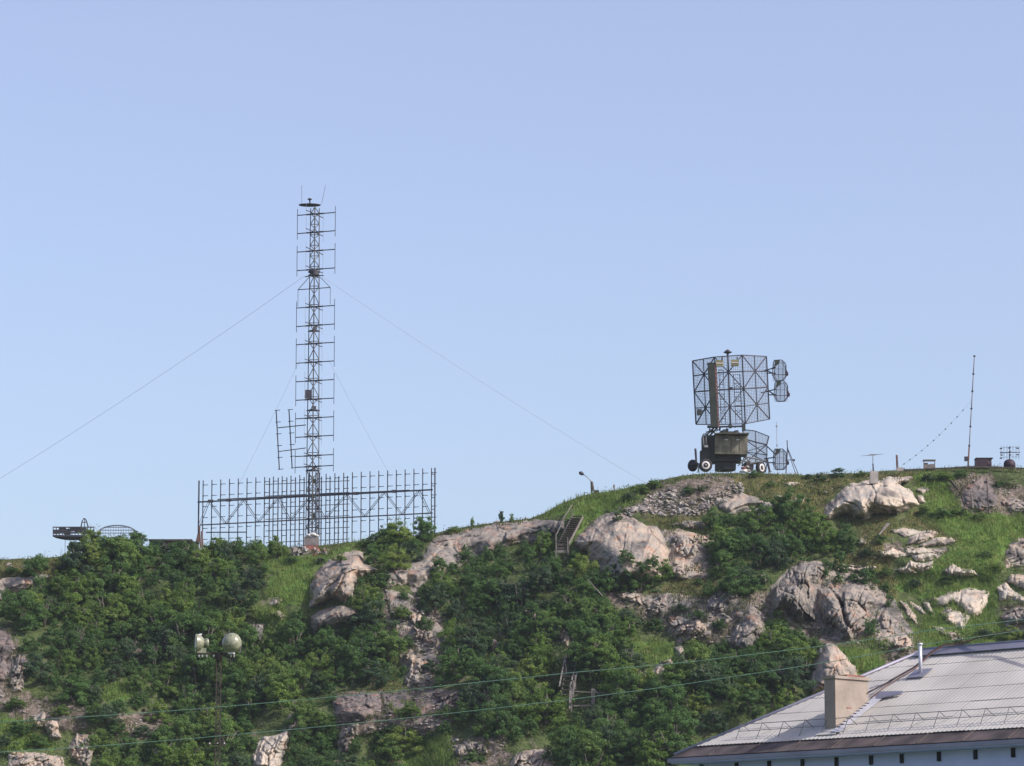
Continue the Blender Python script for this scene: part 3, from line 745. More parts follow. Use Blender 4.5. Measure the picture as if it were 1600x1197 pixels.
def stem_mesh(seed):
    r = random.Random(seed); m = MB()
    for _ in range(4):
        a = r.uniform(0, 6.28); l = r.uniform(0.45, 0.75); sp = r.uniform(0.1, 0.32)
        p0 = Vector((0.03 * math.cos(a), 0.03 * math.sin(a), -0.08)); p1 = Vector((sp * 0.5 * math.cos(a), sp * 0.5 * math.sin(a), l * 0.5)); p2 = Vector((sp * math.cos(a), sp * math.sin(a), l))
        m.path([p0, p1, p2], [0.013, 0.009, 0.004], 5)
        for _ in range(2):
            q = p1.lerp(p2, r.uniform(0, 0.8)); m.path([q, q + Vector((r.uniform(-.15, .15), r.uniform(-.15, .15), 0.16))], [0.008, 0.003], 4)
    return m.mesh('stem', M['bark'])

CROWNS = [bush_mesh(100 + i, False) for i in range(9)] + [bush_mesh(200 + i, True) for i in range(3)]
STEMS = [stem_mesh(i) for i in range(4)]
NB = [0]
def bush(px, py, h, w, label, group, variant=None, name='birch_shrub', cat='shrub', Y=None):
    p = P(px, py, (terr(px, py) if Y is None else Y)).tolist()
    root = bpy.data.objects.new(name, None); COL.objects.link(root); root.empty_display_size = 0.2
    root.location = (p[0], p[1] , p[2] - 0.08)
    root.rotation_euler = (0, 0, random.uniform(0, 6.28))
    root.scale = (w, w, h)
    tag(root, label, cat, group)
    v = random.randrange(9) if variant is None else variant
    obj('crown', CROWNS[v], root); obj('stem', STEMS[random.randrange(4)], root)
    NB[0] += 1

# thickets: (name of place, outline of where the stems stand, smallest and largest height, spacing)
THICKETS = [
 ('dense tall birch scrub on the ridge below the mesh dome', [(105,870),(150,866),(225,864),(235,900),(190,930),(120,925),(90,900)], 2.3, 3.4, 24),
 ('dark birch scrub in front of the wide antenna array', [(235,866),(330,862),(455,868),(415,880),(405,925),(300,930),(235,915)], 1.7, 2.7, 25),
 ('green birch thicket left of the bright grass strip', [(290,930),(405,925),(400,955),(370,975),(360,1010),(290,1000)], 2.0, 3.2, 26),
 ('dark birch thicket on the upper left slope below the rock slab', [(60,915),(120,925),(190,930),(290,925),(290,1000),(190,1010),(100,1000),(20,985),(-10,960),(20,935)], 2.0, 3.2, 27),
 ('shaded birch thicket behind the twin floodlight pole', [(225,1005),(290,1000),(370,1010),(470,1030),(470,1110),(360,1130),(260,1110),(230,1060)], 2.2, 3.2, 28),
 ('low dark scrub above the grass strip at the far left', [(30,1000),(100,1000),(225,1010),(240,1055),(130,1078),(50,1075),(50,1030)], 1.8, 2.8, 28),
 ('scrub between the two green cables near the left edge', [(90,1092),(230,1080),(260,1110),(260,1165),(150,1170),(148,1140),(100,1125)], 1.4, 2.5, 28),
 ('dark scrub along the bottom edge at the floodlight pole', [(150,1165),(360,1130),(400,1140),(385,1200),(380,1235),(150,1235)], 2.0, 3.0, 28),
 ('young yellow green birches below the grey slab with the white spot', [(455,960),(490,992),(560,985),(620,990),(635,1060),(600,1078),(520,1085),(465,1080),(440,1000)], 2.0, 3.0, 26),
 ('scrub right above the peach boulder', [(440,1080),(520,1085),(525,1140),(520,1180),(540,1230),(440,1230),(455,1150),(440,1120)], 1.8, 2.6, 28),
 ('round dark bushes on the ridge right of the mast foot', [(568,868),(600,850),(670,846),(668,862),(640,885),(600,898),(572,880)], 1.8, 2.6, 24),
 ('bushes under the ochre rock dome', [(545,945),(562,905),(600,915),(640,925),(640,950),(620,970),(565,955)], 1.6, 2.5, 24),
 ('large dark birch clump above the centre of the slope', [(680,898),(705,884),(735,872),(800,866),(860,868),(865,885),(850,940),(800,950),(740,945),(690,930)], 1.8, 2.5, 24),
 ('dense bushes beside and under the wooden stairs', [(862,865),(895,865),(935,905),(955,930),(960,975),(900,980),(860,960),(850,930)], 1.8, 2.8, 25),
 ('mixed bushes in the middle of the slope', [(650,935),(690,930),(800,955),(850,960),(860,1000),(800,1040),(790,1090),(735,1040),(690,1000),(700,975)], 2.0, 3.0, 27),
 ('wide dark birch thicket below the centre', [(720,1060),(800,1040),(870,1010),(875,1110),(860,1150),(800,1170),(730,1150),(715,1110)], 2.3, 3.3, 27),
 ('bushes at the bottom edge under the lower cable', [(560,1150),(630,1140),(700,1130),(720,1150),(640,1165),(640,1235),(545,1235)], 1.7, 2.7, 28),
 ('steep dark scrub between the lower stairs and the grassy ledge', [(900,975),(965,950),(1000,985),(975,1010),(985,1040),(960,1085),(905,1060)], 2.2, 3.2, 26),
 ('deep green birch thicket above the left corner of the roof', [(900,1110),(960,1085),(1020,1085),(1060,1050),(1130,1050),(1200,1060),(1200,1120),(1100,1150),(1040,1200),(900,1230),(880,1180)], 2.4, 3.4, 28),
 ('birches between the triangular rock slab and the tall boulder', [(1080,1010),(1130,1015),(1200,1000),(1262,1000),(1262,1070),(1240,1110),(1130,1110)], 2.2, 3.2, 26),
 ('dense green scrub on the shoulder left of the whaleback dome', [(1125,815),(1170,812),(1220,812),(1280,815),(1320,830),(1335,860),(1290,872),(1230,880),(1205,925),(1160,920),(1110,900),(1100,870),(1105,835)], 1.8, 2.9, 24),
 ('bushes at the right foot of the smooth dome', [(970,880),(1030,872),(1038,905),(1010,930),(965,925)], 1.6, 2.4, 24),
 ('scrub on the slope under the reddish rock face', [(1080,885),(1110,890),(1160,925),(1150,950),(1120,970),(1090,920)], 1.4, 2.4, 24),
 ('dark bushes hanging over the top of the cliff', [(1265,905),(1300,892),(1350,900),(1392,925),(1390,948),(1372,935),(1345,908),(1300,914)], 1.2, 1.9, 22),
 ('green bushes below the split cliff block', [(1338,1020),(1360,990),(1392,1005),(1395,1040),(1350,1062)], 1.4, 2.0, 22),
 ('scrub under the dark cliff wall', [(1195,965),(1240,975),(1290,985),(1285,1010),(1262,1030),(1200,1000)], 1.8, 2.6, 24),
]
lab_i = 0
QUEUE = []; placed = []; TAKEN = set()
for name, poly, h0, h1, sp in THICKETS:
    xs = [p[0] for p in poly]; ys = [p[1] for p in poly]
    mine = []
    sp *= 0.93
    for _ in range(2600):
        x = random.uniform(min(xs), max(xs)); y = random.uniform(min(ys), max(ys))
        if not inpoly(np.array([x]), np.array([y]), poly)[0]: continue
        if any((x - a) ** 2 + ((y - b) * 1.15) ** 2 < sp * sp for a, b in placed): continue
        hm = random.uniform(h0 * .8, h1 * 1.25)
        # keep the rocks, lawns and stairs behind in view
        ok = True
        while hm > 0.75:
            w = hm * 0.62 * 16.5
            jj = np.linspace(0, hm * 16.5 * 0.92, 7); 
            gx = np.concatenate([np.full(7, x), np.full(7, x - w * 0.55), np.full(7, x + w * 0.55)]); gy = y - np.tile(jj, 3)
            hit = look(rockm | openm, gx, gy).mean() + 0.6 * look(grassm | screem, gx, gy).mean()
            if hit < 0.2: break
            hm -= 0.35
        else:
            ok = False
        if not ok: continue
        placed.append((x, y)); mine.append((x, y, hm))
    used = {}
    if mine:
        for key, why in ((lambda q: -q[2], 'tallest bush in the '), (lambda q: q[0], 'leftmost bush in the '), (lambda q: -q[0], 'rightmost bush in the '), (lambda q: q[1], 'highest standing bush in the '), (lambda q: -q[1], 'lowest standing bush in the ')):
            q = min((m_ for m_ in mine if m_ not in used), key=key, default=None)
            if q is not None: used[q] = ' '.join((why + name).split()[:16])
    for q in mine:
        lab = used.get(q)
        if lab is None:
            best = None
            for r_ in OUT:
                for a, b in r_[6]:
                    d_ = math.hypot(a - q[0], b - (q[1] - q[2] * 8))
                    if d_ < 30 and (best is None or d_ < best[0]): best = (d_, r_)
            if best:
                cx_ = sum(p[0] for p in best[1][6]) / len(best[1][6]); cy_ = sum(p[1] for p in best[1][6]) / len(best[1][6])
                dx, dy_ = q[0] - cx_, q[1] - q[2] * 8 - cy_
                side = ('bush left of the ' if dx < 0 else 'bush right of the ') if abs(dx) > abs(dy_) else ('bush above the ' if dy_ < 0 else 'bush below the ')
                lab = side + best[1][0]
                if lab in TAKEN or len(lab.split()) > 15: lab = None
                else: TAKEN.add(lab)
        QUEUE.append((q[0], q[1], q[2], q[2] * random.uniform(0.8, 1.3), lab or name, name, random.choice((0, 2, 3, 6, 7, 8, 3, 6) if name.startswith(('dark', 'shaded', 'large dark', 'deep')) else ((1, 5, 1, 5, 0, 4) if 'yellow' in name or name.startswith(('green', 'mixed')) else range(9)))))
QUEUE.sort(key=lambda q: -q[2] * q[3])
for q in QUEUE[:262]: bush(*q)
# the smallest ones of the thickets, past what can be told apart, joined
vv = []; ff = []; nb_ = 0
for q in QUEUE[262:]:
    cm = CROWNS[random.randrange(9)]; nv = len(cm.vertices); co = np.empty(nv * 3, np.float32); cm.vertices.foreach_get('co', co); co = co.reshape(-1, 4, 3)[::3]
    ctr = co.mean(1, keepdims=True); co = (ctr + (co - ctr) * 1.5).reshape(-1, 3)
    a = random.uniform(0, 6.28); p = P(q[0], q[1], terr(q[0], q[1]))
    x_, y_ = co[:, 0] * q[3], co[:, 1] * q[3]
    vv.append(np.stack([x_ * math.cos(a) - y_ * math.sin(a) + p[0], x_ * math.sin(a) + y_ * math.cos(a) + p[1], co[:, 2] * q[2] + p[2] - .08], -1))
    ff.append(np.arange(len(co)).reshape(-1, 4) + nb_); nb_ += len(co)
if vv: tag(obj('low_scrub', np_mesh('low_scrub', np.concatenate(vv), np.concatenate(ff), M['leaf'])), 'low birch scrub filling the gaps between the larger bushes', 'scrub', kind='stuff')
# single bushes that stand by themselves
SOLO = [
 (662,985,1.5,1.8,1,'green bush growing halfway down the bedrock chute left of centre','shrub'),
 (636,1012,1.3,1.6,4,'bush at the left side of the bedrock chute above its narrow part','shrub'),
 (672,1050,1.4,1.8,5,'bush at the right foot of the bedrock chute','shrub'),
 (628,965,1.3,1.7,0,'bush at the left top of the bedrock chute','shrub'),
 (1062,955,1.0,1.6,2,'small bush growing on the mottled bedrock above the pinkish band','shrub'),
 (1092,965,.9,1.5,7,'second small bush on the mottled bedrock above the pinkish band','shrub'),
 (1022,985,1.5,1.8,8,'bush at the left end of the jagged pinkish band','shrub'),
 (1125,985,1.3,1.7,1,'green bush between the pinkish band and the triangular slab','shrub'),
 (1215,975,1.3,1.8,6,'bush against the left foot of the creased cliff wall','shrub'),
 (645,1118,1.4,2.0,3,'bush between the two green cables below the chute','shrub'),
 (700,1122,1.3,1.9,4,'bush on the purplish bedrock between the cables','shrub'),
 (610,1150,1.5,2.0,5,'yellowish bush left of the bright grass at the bottom edge','shrub'),
 (28,1150,1.6,2.4,1,'broad bright bush in the grass at the lower left edge','shrub'),
 (60,1168,1.3,2.2,4,'second bright bush in the grass at the lower left','shrub'),
 (5,1168,1.4,2.2,5,'bush cut by the left edge near the bottom corner','shrub'),
 (28,1106,1.2,2.0,3,'dark bush above the bright bushes at the lower left edge','shrub'),
 (95,1118,1.2,1.8,0,'bush on the dry patch under the upper cable at the left','shrub'),
 (150,1128,1.5,2.1,6,'dark bush right of the mottled boulder under the upper cable','shrub'),
 (185,1150,1.6,2.2,8,'round bush between the cables left of the floodlight pole','shrub'),
 (225,1152,1.5,2.0,2,'bush on the gravelly patch left of the floodlight pole','shrub'),
 (740,1190,1.3,1.9,7,'low bush beside the fractured dark rock at the bottom edge','shrub'),
 (985,912,1.9,2.0,2,'bush growing in front of the lower edge of the smooth granite dome','shrub'),
 (1015,908,1.9,1.9,4,'green bush at the right front of the smooth granite dome','shrub'),
 (1002,895,1.3,1.7,7,'small bush high on the lower face of the smooth granite dome','shrub'),
 (970,925,1.8,2.0,6,'dark bush under the left front of the smooth granite dome','shrub'),
 (150,868,2.3,2.6,1,'large leafy birch hiding the support of the platform antenna','shrub'),
 (185,868,2.6,2.8,2,'tallest broad birch directly in front of the mesh dome','shrub'),
 (215,866,2.2,2.4,6,'birch at the right end of the mesh dome','shrub'),
 (345,860,1.5,2.2,7,'ragged bush against the lower left posts of the array','shrub'),
 (372,862,1.4,2.0,8,'bush with pale tips against the array left of the mast','shrub'),
 (435,864,1.3,1.9,0,'round bush against the array just left of the plinth','shrub'),
 (330,868,1.5,2.4,3,'low dark bush at the left foot of the array','shrub'),
 (290,866,1.3,2.2,4,'bush hiding the flat shelter roof','shrub'),
 (250,868,1.7,2.3,5,'bush between the mesh dome and the shelter roof','shrub'),
 (600,862,1.8,2.4,6,'dark bush on the ridge between mast and long rock flank','shrub'),
 (645,862,1.6,2.4,8,'dark bush beside the upper end of the long rock flank','shrub'),
 (738,823,1.15,.55,11,'small dark conical sapling alone on the rocky ridge left of centre','tree'),
 (783,816,1.35,.8,10,'dark round headed sapling on the ridge, larger of the close pair','tree'),
 (799,815,.9,.7,9,'small sapling just right of the round headed one on the ridge','tree'),
 (620,850,1.7,2.6,1,'broad round bush against the sky under the right end of the array','shrub'),
 (660,848,1.3,2.0,2,'low wide bush at the right foot of the antenna array','shrub'),
 (572,855,1.1,1.6,0,'small yellowish bush on the ridge between mast and round bush','shrub'),
 (712,832,.8,1.8,3,'low bush on the ridge left of the conical sapling','shrub'),
 (1180,745,.8,1.4,4,'low dark bush below the rear radar wheel','shrub'),
 (1282,752,1.0,1.7,5,'dark bush in the heath between radar and stone pillar','shrub'),
 (1310,745,.9,1.8,6,'low bush on the skyline left of the stone pillar','shrub'),
 (1345,744,.7,1.5,7,'small bush touching the stone pillar from the left','shrub'),
 (1262,748,.7,1.4,2,'short scrub bush right of the tripod mast','shrub'),
 (1478,750,1.0,2.0,3,'dark bush in the grass left of the gravelly bank','shrub'),
 (1500,746,.9,1.6,4,'small bush left of the thin leaning mast foot','shrub'),
 (1450,752,.9,2.0,5,'grassy bush under the small wooden table frame','shrub'),
 (1445,806,1.0,1.9,6,'dark low bush at the lower right foot of the whaleback dome','shrub'),
 (1470,808,1.1,2.2,7,'dark spreading bush in the meadow below the dome','shrub'),
 (1500,806,1.0,2.2,8,'green spreading bush in the meadow right of the dark ones','shrub'),
 (1530,812,.8,1.8,0,'low bush in the meadow under the thin brown post','shrub'),
 (1000,772,1.2,1.9,1,'dark bush on the ridge at the left top of the stone heap','shrub'),
 (985,782,1.1,1.7,2,'bush in the grass left of the stone heap','shrub'),
 (1025,762,1.0,1.8,3,'low bush on the skyline over the stone heap','shrub'),
 (1075,772,.9,1.6,4,'small dark bush growing inside the stone heap','shrub'),
 (1095,768,.8,1.4,5,'low bush between the stone heap and the radar','shrub'),
 (965,812,.8,1.2,6,'tiny bush on top of the smooth granite dome','shrub'),
 (1205,760,.7,1.4,7,'small bush in the heath above the flat white rock','shrub'),
 (1560,760,.8,1.4,8,'small bush right of the gravelly bank','shrub'),
 (1580,1000,1.5,2.2,0,'dark bush in the meadow corner above the roof ridge','shrub'),
 (1610,1005,1.6,2.2,1,'dark bush cut by the right edge above the roof','shrub'),
 (1540,995,1.0,2.0,2,'green bush in the meadow just above the roof ridge','shrub'),
 (1560,890,.8,1.7,3,'bright bush at the right side of the meadow','shrub'),
 (1540,870,.7,1.7,4,'bright green bush in the middle of the meadow','shrub'),
 (1430,915,.8,1.8,5,'bright green bush left in the meadow','shrub'),
 (1480,912,.8,1.8,6,'yellow green bush above the large meadow rock','shrub'),
 (20,895,.8,1.6,7,'low bush behind the pink slab at the far left','shrub'),
 (42,898,.8,1.6,8,'second low bush behind the pink slab at the far left','shrub'),
 (530,875,.7,1.6,0,'green bush growing on the ochre rock dome','shrub'),
 (455,882,1.0,1.7,1,'bush in front of the mast plinth on the left','shrub'),
 (500,880,.8,1.5,2,'light green bush in front of the mast plinth','shrub'),
 (400,864,1.6,1.7,3,'pointed bush left of the mast foot reaching over the array','shrub'),
 (1385,900,1.0,1.6,4,'olive bush right of the cliff top','shrub'),
 (1355,870,1.0,1.8,5,'olive bush below the pale boulder in the heath','shrub'),
 (1375,850,.9,1.6,6,'olive bush left of the stepped ledges','shrub'),
]
for px, py, h, w, v, lab, cat in SOLO:
    bush(px, py, h, w, lab, None, v, 'sapling' if cat == 'tree' else 'shrub', cat)
print('bushes', NB[0])

# ------------------------------------------------------------------ undergrowth and grass
def scatter(n, ok, x0=-60, x1=1680, smax=480):
    px = rng.uniform(x0, x1, n); py = ridge(px) + rng.uniform(0, 1, n) * smax
    k = ok(px, py)
    return px[k], py[k]
def blades(px, py, h, wd):
    b = ground(px, py); n = len(px)
    a = rng.uniform(0, 6.28, n)
    side = np.stack([np.cos(a), np.sin(a), np.zeros(n)], -1) * wd[:, None]
    lean = rng.normal(size=(n, 3)) * 0.22 * h[:, None]; lean[:, 2] = 0
    tip = b + lean; tip[:, 2] += h
    b = b.copy(); b[:, 2] -= 0.05
    v = np.stack([b - side, b + side, tip], 1).reshape(-1, 3)
    return v, np.arange(3 * n).reshape(-1, 3)
jit = lambda px, py: (px + 12 * vn(px / 8, py / 8, 51), py + 8 * vn(px / 8, py / 8, 52))
def okg(px, py):
    a, b = jit(px, py); return look(grassm, a, b) & ~look(rockin, px, py)
px, py = scatter(420000, okg)
h = rng.uniform(0.18, 0.5, len(px)) * (1 + 0.7 * vn(px / 18, py / 12, 53))
v, f = blades(px, py, h, rng.uniform(0.02, 0.05, len(px)))
tag(obj('grass', np_mesh('grass', v, f, M['grass'])), 'bright green grass growing on the slope between the rocks', 'grass', kind='stuff')
def okh(px, py):
    a, b = jit(px, py); return (look(heathm, a, b) | (look(screem, a, b) & (vn(px / 14, py / 10, 54) > 0.05)) | (py - ridge(px) < 9)) & ~look(rockin, px, py)
M['heath'] = leafmat('heath_blades', (0.05, 0.075, 0.025), (0.10, 0.11, 0.04), (0.17, 0.13, 0.07), 0.3)
px, py = scatter(330000, okh)
v, f = blades(px, py, rng.uniform(0.10, 0.34, len(px)), rng.uniform(0.02, 0.05, len(px)))
tag(obj('heath_grass', np_mesh('heath_grass', v, f, M['heath'])), 'dry olive and brown heath grass along the top of the hill', 'heath', kind='stuff')
# knee-high undergrowth in little clumps
def oku(px, py):
    dens = 0.5 + 1.6 * vn(px / 22, py / 14, 55) + 0.9 * vn(px / 7, py / 5, 56)
    o = look(rockin, px, py)
    dens = np.where(look(screem, px, py), dens - 0.45, dens)
    dens = np.where(look(heathm | grassm, px, py), dens - 0.35, dens)
    return (~o) & (rng.uniform(0, 1, len(px)) < dens)
px, py = scatter(44000, oku)
b = ground(px, py); n = len(px); k = 9
hh = rng.uniform(0.12, 0.7, n)
c = np.repeat(b, k, 0) + rng.normal(size=(n * k, 3)) * np.repeat(hh, k)[:, None] * np.array([0.42, 0.42, 0.25]); c[:, 2] += np.repeat(hh * 0.5, k)
v, f = leaf_quads(c, rng.uniform(0.07, 0.17, n * k), 0.4)
tag(obj('undergrowth', np_mesh('undergrowth', v, f, M['leaf_under'])), 'knee high leafy undergrowth covering the slope', 'undergrowth', kind='stuff')

# ------------------------------------------------------------------ thin summer haze
hm_ = bpy.data.materials.new('haze_air'); hm_.use_nodes = True
ht = hm_.node_tree; ht.nodes.clear(); ho = ht.nodes.new("ShaderNodeOutputMaterial"); hv = ht.nodes.new("ShaderNodeVolumePrincipled")
hv.inputs["Color"].default_value = (0.80, 0.88, 1.0, 1); hv.inputs["Density"].default_value = 0.00010; hv.inputs["Anisotropy"].default_value = 0.2
ht.links.new(hv.outputs[0], ho.inputs["Volume"])
MB().box((0, 3000, 38.5), (12400, 12400, 79)).build('haze', hm_)
bpy.data.objects['haze']['kind'] = 'stuff'
# ------------------------------------------------------------------ lattice mast
T = FR(487.5, 841, 334.6)
tw = thing('lattice_mast', 'tall guyed steel lattice mast with paired dipoles standing on a concrete plinth', 'radio mast', T.o)
TH = T(492, 322).z                                      # height of the top
ROT = math.radians(-21)
def rotz(x, y): return (x * math.cos(ROT) - y * math.sin(ROT), x * math.sin(ROT) + y * math.cos(ROT))
def tz(py): return T(490, py).z
def thw(z): return 0.60 - 0.20 * z / TH                 # half width
def tcorner(i, z, k=1.0):
    """three legs: left, right, and one towards the valley"""
    x, y = ((-1.0, 0.55), (1.0, 0.45), (0.05, -1.05))[i % 3]
    return Vector((x * thw(z) * k, y * thw(z) * k, z))
def section(z0, z1, bays):
    s = obj('mast_section', None, tw)
    for i in range(3):
        MB().bar(tcorner(i, z0), tcorner(i, z1), 0.040 if i < 2 else 0.052).build('corner_leg', M['mast_steel'], s)
    for i in range(3):
        m = MB(); j = (i + 1) % 3
        for b in range(bays):
            za = z0 + (z1 - z0) * b / bays; zb = z0 + (z1 - z0) * (b + 1) / bays; zm = (za + zb) / 2
            if i == 0:
                m.bar(tcorner(0, zm), tcorner(1, zm), 0.030)
            elif i == 1:
                m.bar(tcorner(2, za), tcorner(1, zm), 0.026).bar(tcorner(1, zm), tcorner(2, zb), 0.026)
            else:
                m.bar(tcorner(2, za), tcorner(0, zm), 0.026).bar(tcorner(0, zm), tcorner(2, zb), 0.026)
        tag(m.build('lattice_bracing', M['mast_steel'], s), kind='stuff')
zb_ = tz(838); zw = tz(432); nb = 14
for k in range(nb): section(zb_ + (zw - zb_) * k / nb, zb_ + (zw - zb_) * (k + 1) / nb, 1)
zw2 = tz(424); zt_ = tz(325)
for k in range(3): section(zw2 + (zt_ - zw2) * k / 3, zw2 + (zt_ - zw2) * (k + 1) / 3, 1 if k == 9 else 2)
# stouter inner frame of the foot
m = MB(); n_ = 7; zf = tz(738)
for k in range(n_):
    za = zb_ + (zf - zb_) * k / n_; zc_ = zb_ + (zf - zb_) * (k + 1) / n_
    for a_, b_ in ((-.5, .5), (.5, -.5)):
        m.bar((a_, .5, za), (b_, .5, zc_), .03)
    m.bar((-.55, .5, za), (.55, .5, za), .03)
for q in (-.28, .32): m.bar((q, -.2, zb_), (q, -.2, zf), .05)
m.bar((.62, .1, zb_), (.62, .1, zf), .07)
m.build('foot_frame', M['steel'], tw)
# waist collar with the guy ring
m = MB(); zc = tz(430)
m.lathe([(0.34, zc - 0.12), (0.62, zc - 0.02), (0.40, zc + 0.12), (0.62, zc + 0.30), (0.5, zc + 0.42)], 8)
m.build('waist_collar', M['steel'], tw)
m = MB()
for k in range(4):
    x, y = rotz(*((0.95, 0), (0, 0.95), (-0.95, 0), (0, -0.95))[k]); m.bar((0, 0, zc), (x, y, zc - 0.1), 0.04)
m.build('guy_bracket', M['steel'], tw)
# cable ladder up the middle
MB().path([(0.0, -0.45, 0.3), (0.02, -0.4, TH * 0.5), (0.0, -0.3, TH - 0.5)], 0.05, 6).build('feeder_cable', M['mast_steel'], tw)
def dip(a, z0, z1, r=0.022): return MB().bar((a[0], a[1], z0), (a[0], a[1], z1), r)
pairs = [(334.5, 363), (392, 421), (479.5, 508.5), (537, 566), (595, 624), (653, 682), (712, 729)]
for lo, (ya, yb) in enumerate(pairs):
    za, zb = tz(ya), tz(yb)
    for z in (za, zb):
        bo = MB(); e0 = rotz(-1.78, 0); e1 = rotz(2.10, 0)
        bo.bar((*e0, z), (*e1, z), 0.040)
        bo.bar((rotz(-0.85, 0)[0], rotz(-0.85, 0)[1], z), (*rotz(0.85, 0), z), 0.06)
        bo.build('boom', M['steel'], tw)
        b2 = MB().bar((*rotz(0, -1.95), z), (*rotz(0, 1.95), z), 0.030).build('boom', M['steel'], tw)
    for q in (-1.95, 1.95):
        dip(rotz(-1.78 if q < 0 else 2.10, 0), zb - 0.55, za + 0.60, 0.026).build('dipole', M['steel'], tw)
        dip(rotz(0, q), zb - 0.55, za + 0.60, 0.012).build('dipole', M['wire'], tw)
z = tz(451); m = MB()
for q in (-1.65, 1.65):
    x, y = rotz(q, 0); m.bar((x, y, z), (x, y, z - 1.6), 0.02); m.bar((x, y, z), (*rotz(q * 0.3, 0), z + 1.15), 0.022)
m.bar((*rotz(-1.65, 0), z), (*rotz(1.65, 0), z), 0.035)
m.build('braced_dipole_frame', M['steel'], tw)
for py, s in ((517, 0.62), (641, 0.75), (735, 0.7)):
    m = MB(); z = tz(py)
    for i in range(3): m.bar(tcorner(i, z, 1.12), tcorner(i + 1, z, 1.12), 0.05)
    m.box((0.1, 0, z + 0.2), (0.35, 0.3, 0.35))
    m.build('rest_platform', M['steel'], tw)
MB().box(T(482, 616, -0.6), (0.62, 0.35, 0.78)).build('equipment_box', M['steel'], tw)
for py, px in ((752, 491), (806, 491), (775, 489)): MB().box(T(px, py, -0.5), (0.3, 0.25, 0.4)).build('junction_box', M['olive_dark'], tw)
# top platform, beacon and two whips
m = MB(); zt = tz(321); cx = T(484, 321).x
m.lathe([(0.15, -0.08), (1.02, 0.0), (1.06, 0.06), (0.3, 0.13), (0.05, 0.14)], 14, Matrix.Translation((cx, 0, zt)) @ Matrix.Diagonal((1, 0.7, 1, 1)))
m.build('top_platform', M['steel'], tw)
m = MB().bar((cx, 0, zt), (cx, 0, zt + 0.55), 0.07, 6)
m.lathe([(0.1, 0), (0.2, 0.05), (0.2, 0.14), (0.05, 0.2)], 8, Matrix.Translation((cx, 0, zt + 0.5)))
m.build('beacon', M['steel'], tw)
MB().bar(T(471.5, 319), T(471.5, 290), 0.016).build('whip_antenna', M['wirefine'], tw)
MB().bar(T(502.5, 319), T(508.5, 290), 0.016).build('whip_antenna', M['wirefine'], tw)
# two ladder shaped directional antennas hung out to the left
for xa, xb, ya, yb in ((431.5, 436.5, 641, 734), (451.5, 456.5, 640, 732)):
    s = MB().bar(T(xa, ya, 0.6), T(xb, yb, 0.6), 0.05).build('ladder_antenna', M['steel'], tw)
    for k in range(6):
        t = (k + 0.02) / 5.05; px = xa + (xb - xa) * t; py = ya + (yb - ya) * t
        MB().bar(T(px - 2, py, 0.6), T(px + 6, py - 0.6, 0.2), 0.028).build('element', M['steel'], s)
MB().bar(T(434.5, 668.5, 0.65), T(478, 664, 0), 0.04).build('outrigger', M['steel'], tw)
MB().bar(T(436, 705.5, 0.65), T(478, 700, 0), 0.035).build('outrigger', M['steel'], tw)

# plinth, white bags and debris
M['plinth'] = mat('stained_concrete', (0.17, 0.155, 0.15), 0.9, 0, 0.3, 1.2, bump=0.4)
pl = thing('mast_plinth', 'concrete block plinth with stained brick base under the tall mast', 'plinth', T(486, 872, 0) + T.o)
o = T.o + T(486, 872, 0)
def TP(px, py, dy=0.0): return T(px, py, dy) + T.o - o
def span(fr, x0, x1, y0, y1, dy, depth):
    a = fr(x0, y1, dy); b = fr(x1, y0, dy)
    return ((a + b) / 2 + Vector((0, depth / 2, 0)), (abs(b.x - a.x), depth, abs(b.z - a.z)))
MB().box(*span(TP, 475.5, 497.5, 839, 852, -0.8, 1.5)).build('concrete_block', M['plinth'], pl)
MB().box(*span(TP, 474.5, 496.5, 852.3, 862, -0.85, 1.6)).build('brick_course', M['brick'], pl)
MB().box(*span(TP, 459, 506, 862.4, 880, -1.3, 2.4)).build('footing', M['plinth'], pl)
for k, (x, y, s) in enumerate(((482, 837, .32), (489, 835.5, .38), (494.5, 837.5, .3), (486, 834.8, .24), (479.5, 838.3, .22))):
    b = thing('sack', ['white sack leftmost but one on the mast plinth', 'largest white sack heaped on the mast plinth', 'white sack at the right edge of the mast plinth', 'small white sack on top of the heap at the mast foot', 'smallest white sack at the left edge of the mast plinth'][k], 'sack', T.o + T(x, y, -0.7), random.uniform(0, 3), 'white sacks on the mast plinth')
    m = MB(); m.lathe([(0.3 * s, -0.34 * s), (0.85 * s, -0.2 * s), (0.95 * s, 0.1 * s), (0.6 * s, 0.36 * s), (0.15 * s, 0.42 * s)], 9)
    m.v = [(x_ * (1 + 0.2 * math.sin(5 * z_ / s + 3 * x_)), y_ * 0.7, z_ + 0.1 * s * math.sin(6 * x_ / s)) for x_, y_, z_ in m.v]
    m.build('bag', M['white'], b); MB().bar((0, 0, 0.36 * s), (0.1 * s, 0, 0.55 * s), 0.08 * s, 6).build('tied_neck', M['white'], b)
def stone_mesh(seed, name='stone'):
    r = random.Random(seed); m = MB()
    p = [(-1, -.7, -.5), (.9, -.8, -.5), (1, .7, -.5), (-.8, .8, -.5), (-.7, -.6, .45), (.6, -.5, .55), (.7, .5, .35), (-.6, .6, .5), (0, -.95, .1), (1.05, 0, .1)]
    p = [Vector(q) + Vector((r.uniform(-.25, .25), r.uniform(-.25, .25), r.uniform(-.2, .2))) for q in p]
    m.add(p, [(3, 2, 1, 0), (4, 5, 6, 7), (0, 1, 8), (1, 5, 8), (5, 4, 8), (4, 0, 8), (1, 2, 9), (2, 6, 9), (6, 5, 9), (5, 1, 9), (2, 3, 7, 6), (3, 0, 4, 7)])
    return m
SM = {k: [stone_mesh(i).mesh('stone', M[k]) for i in range(6)] for k in ('stone', 'brick', 'white')}
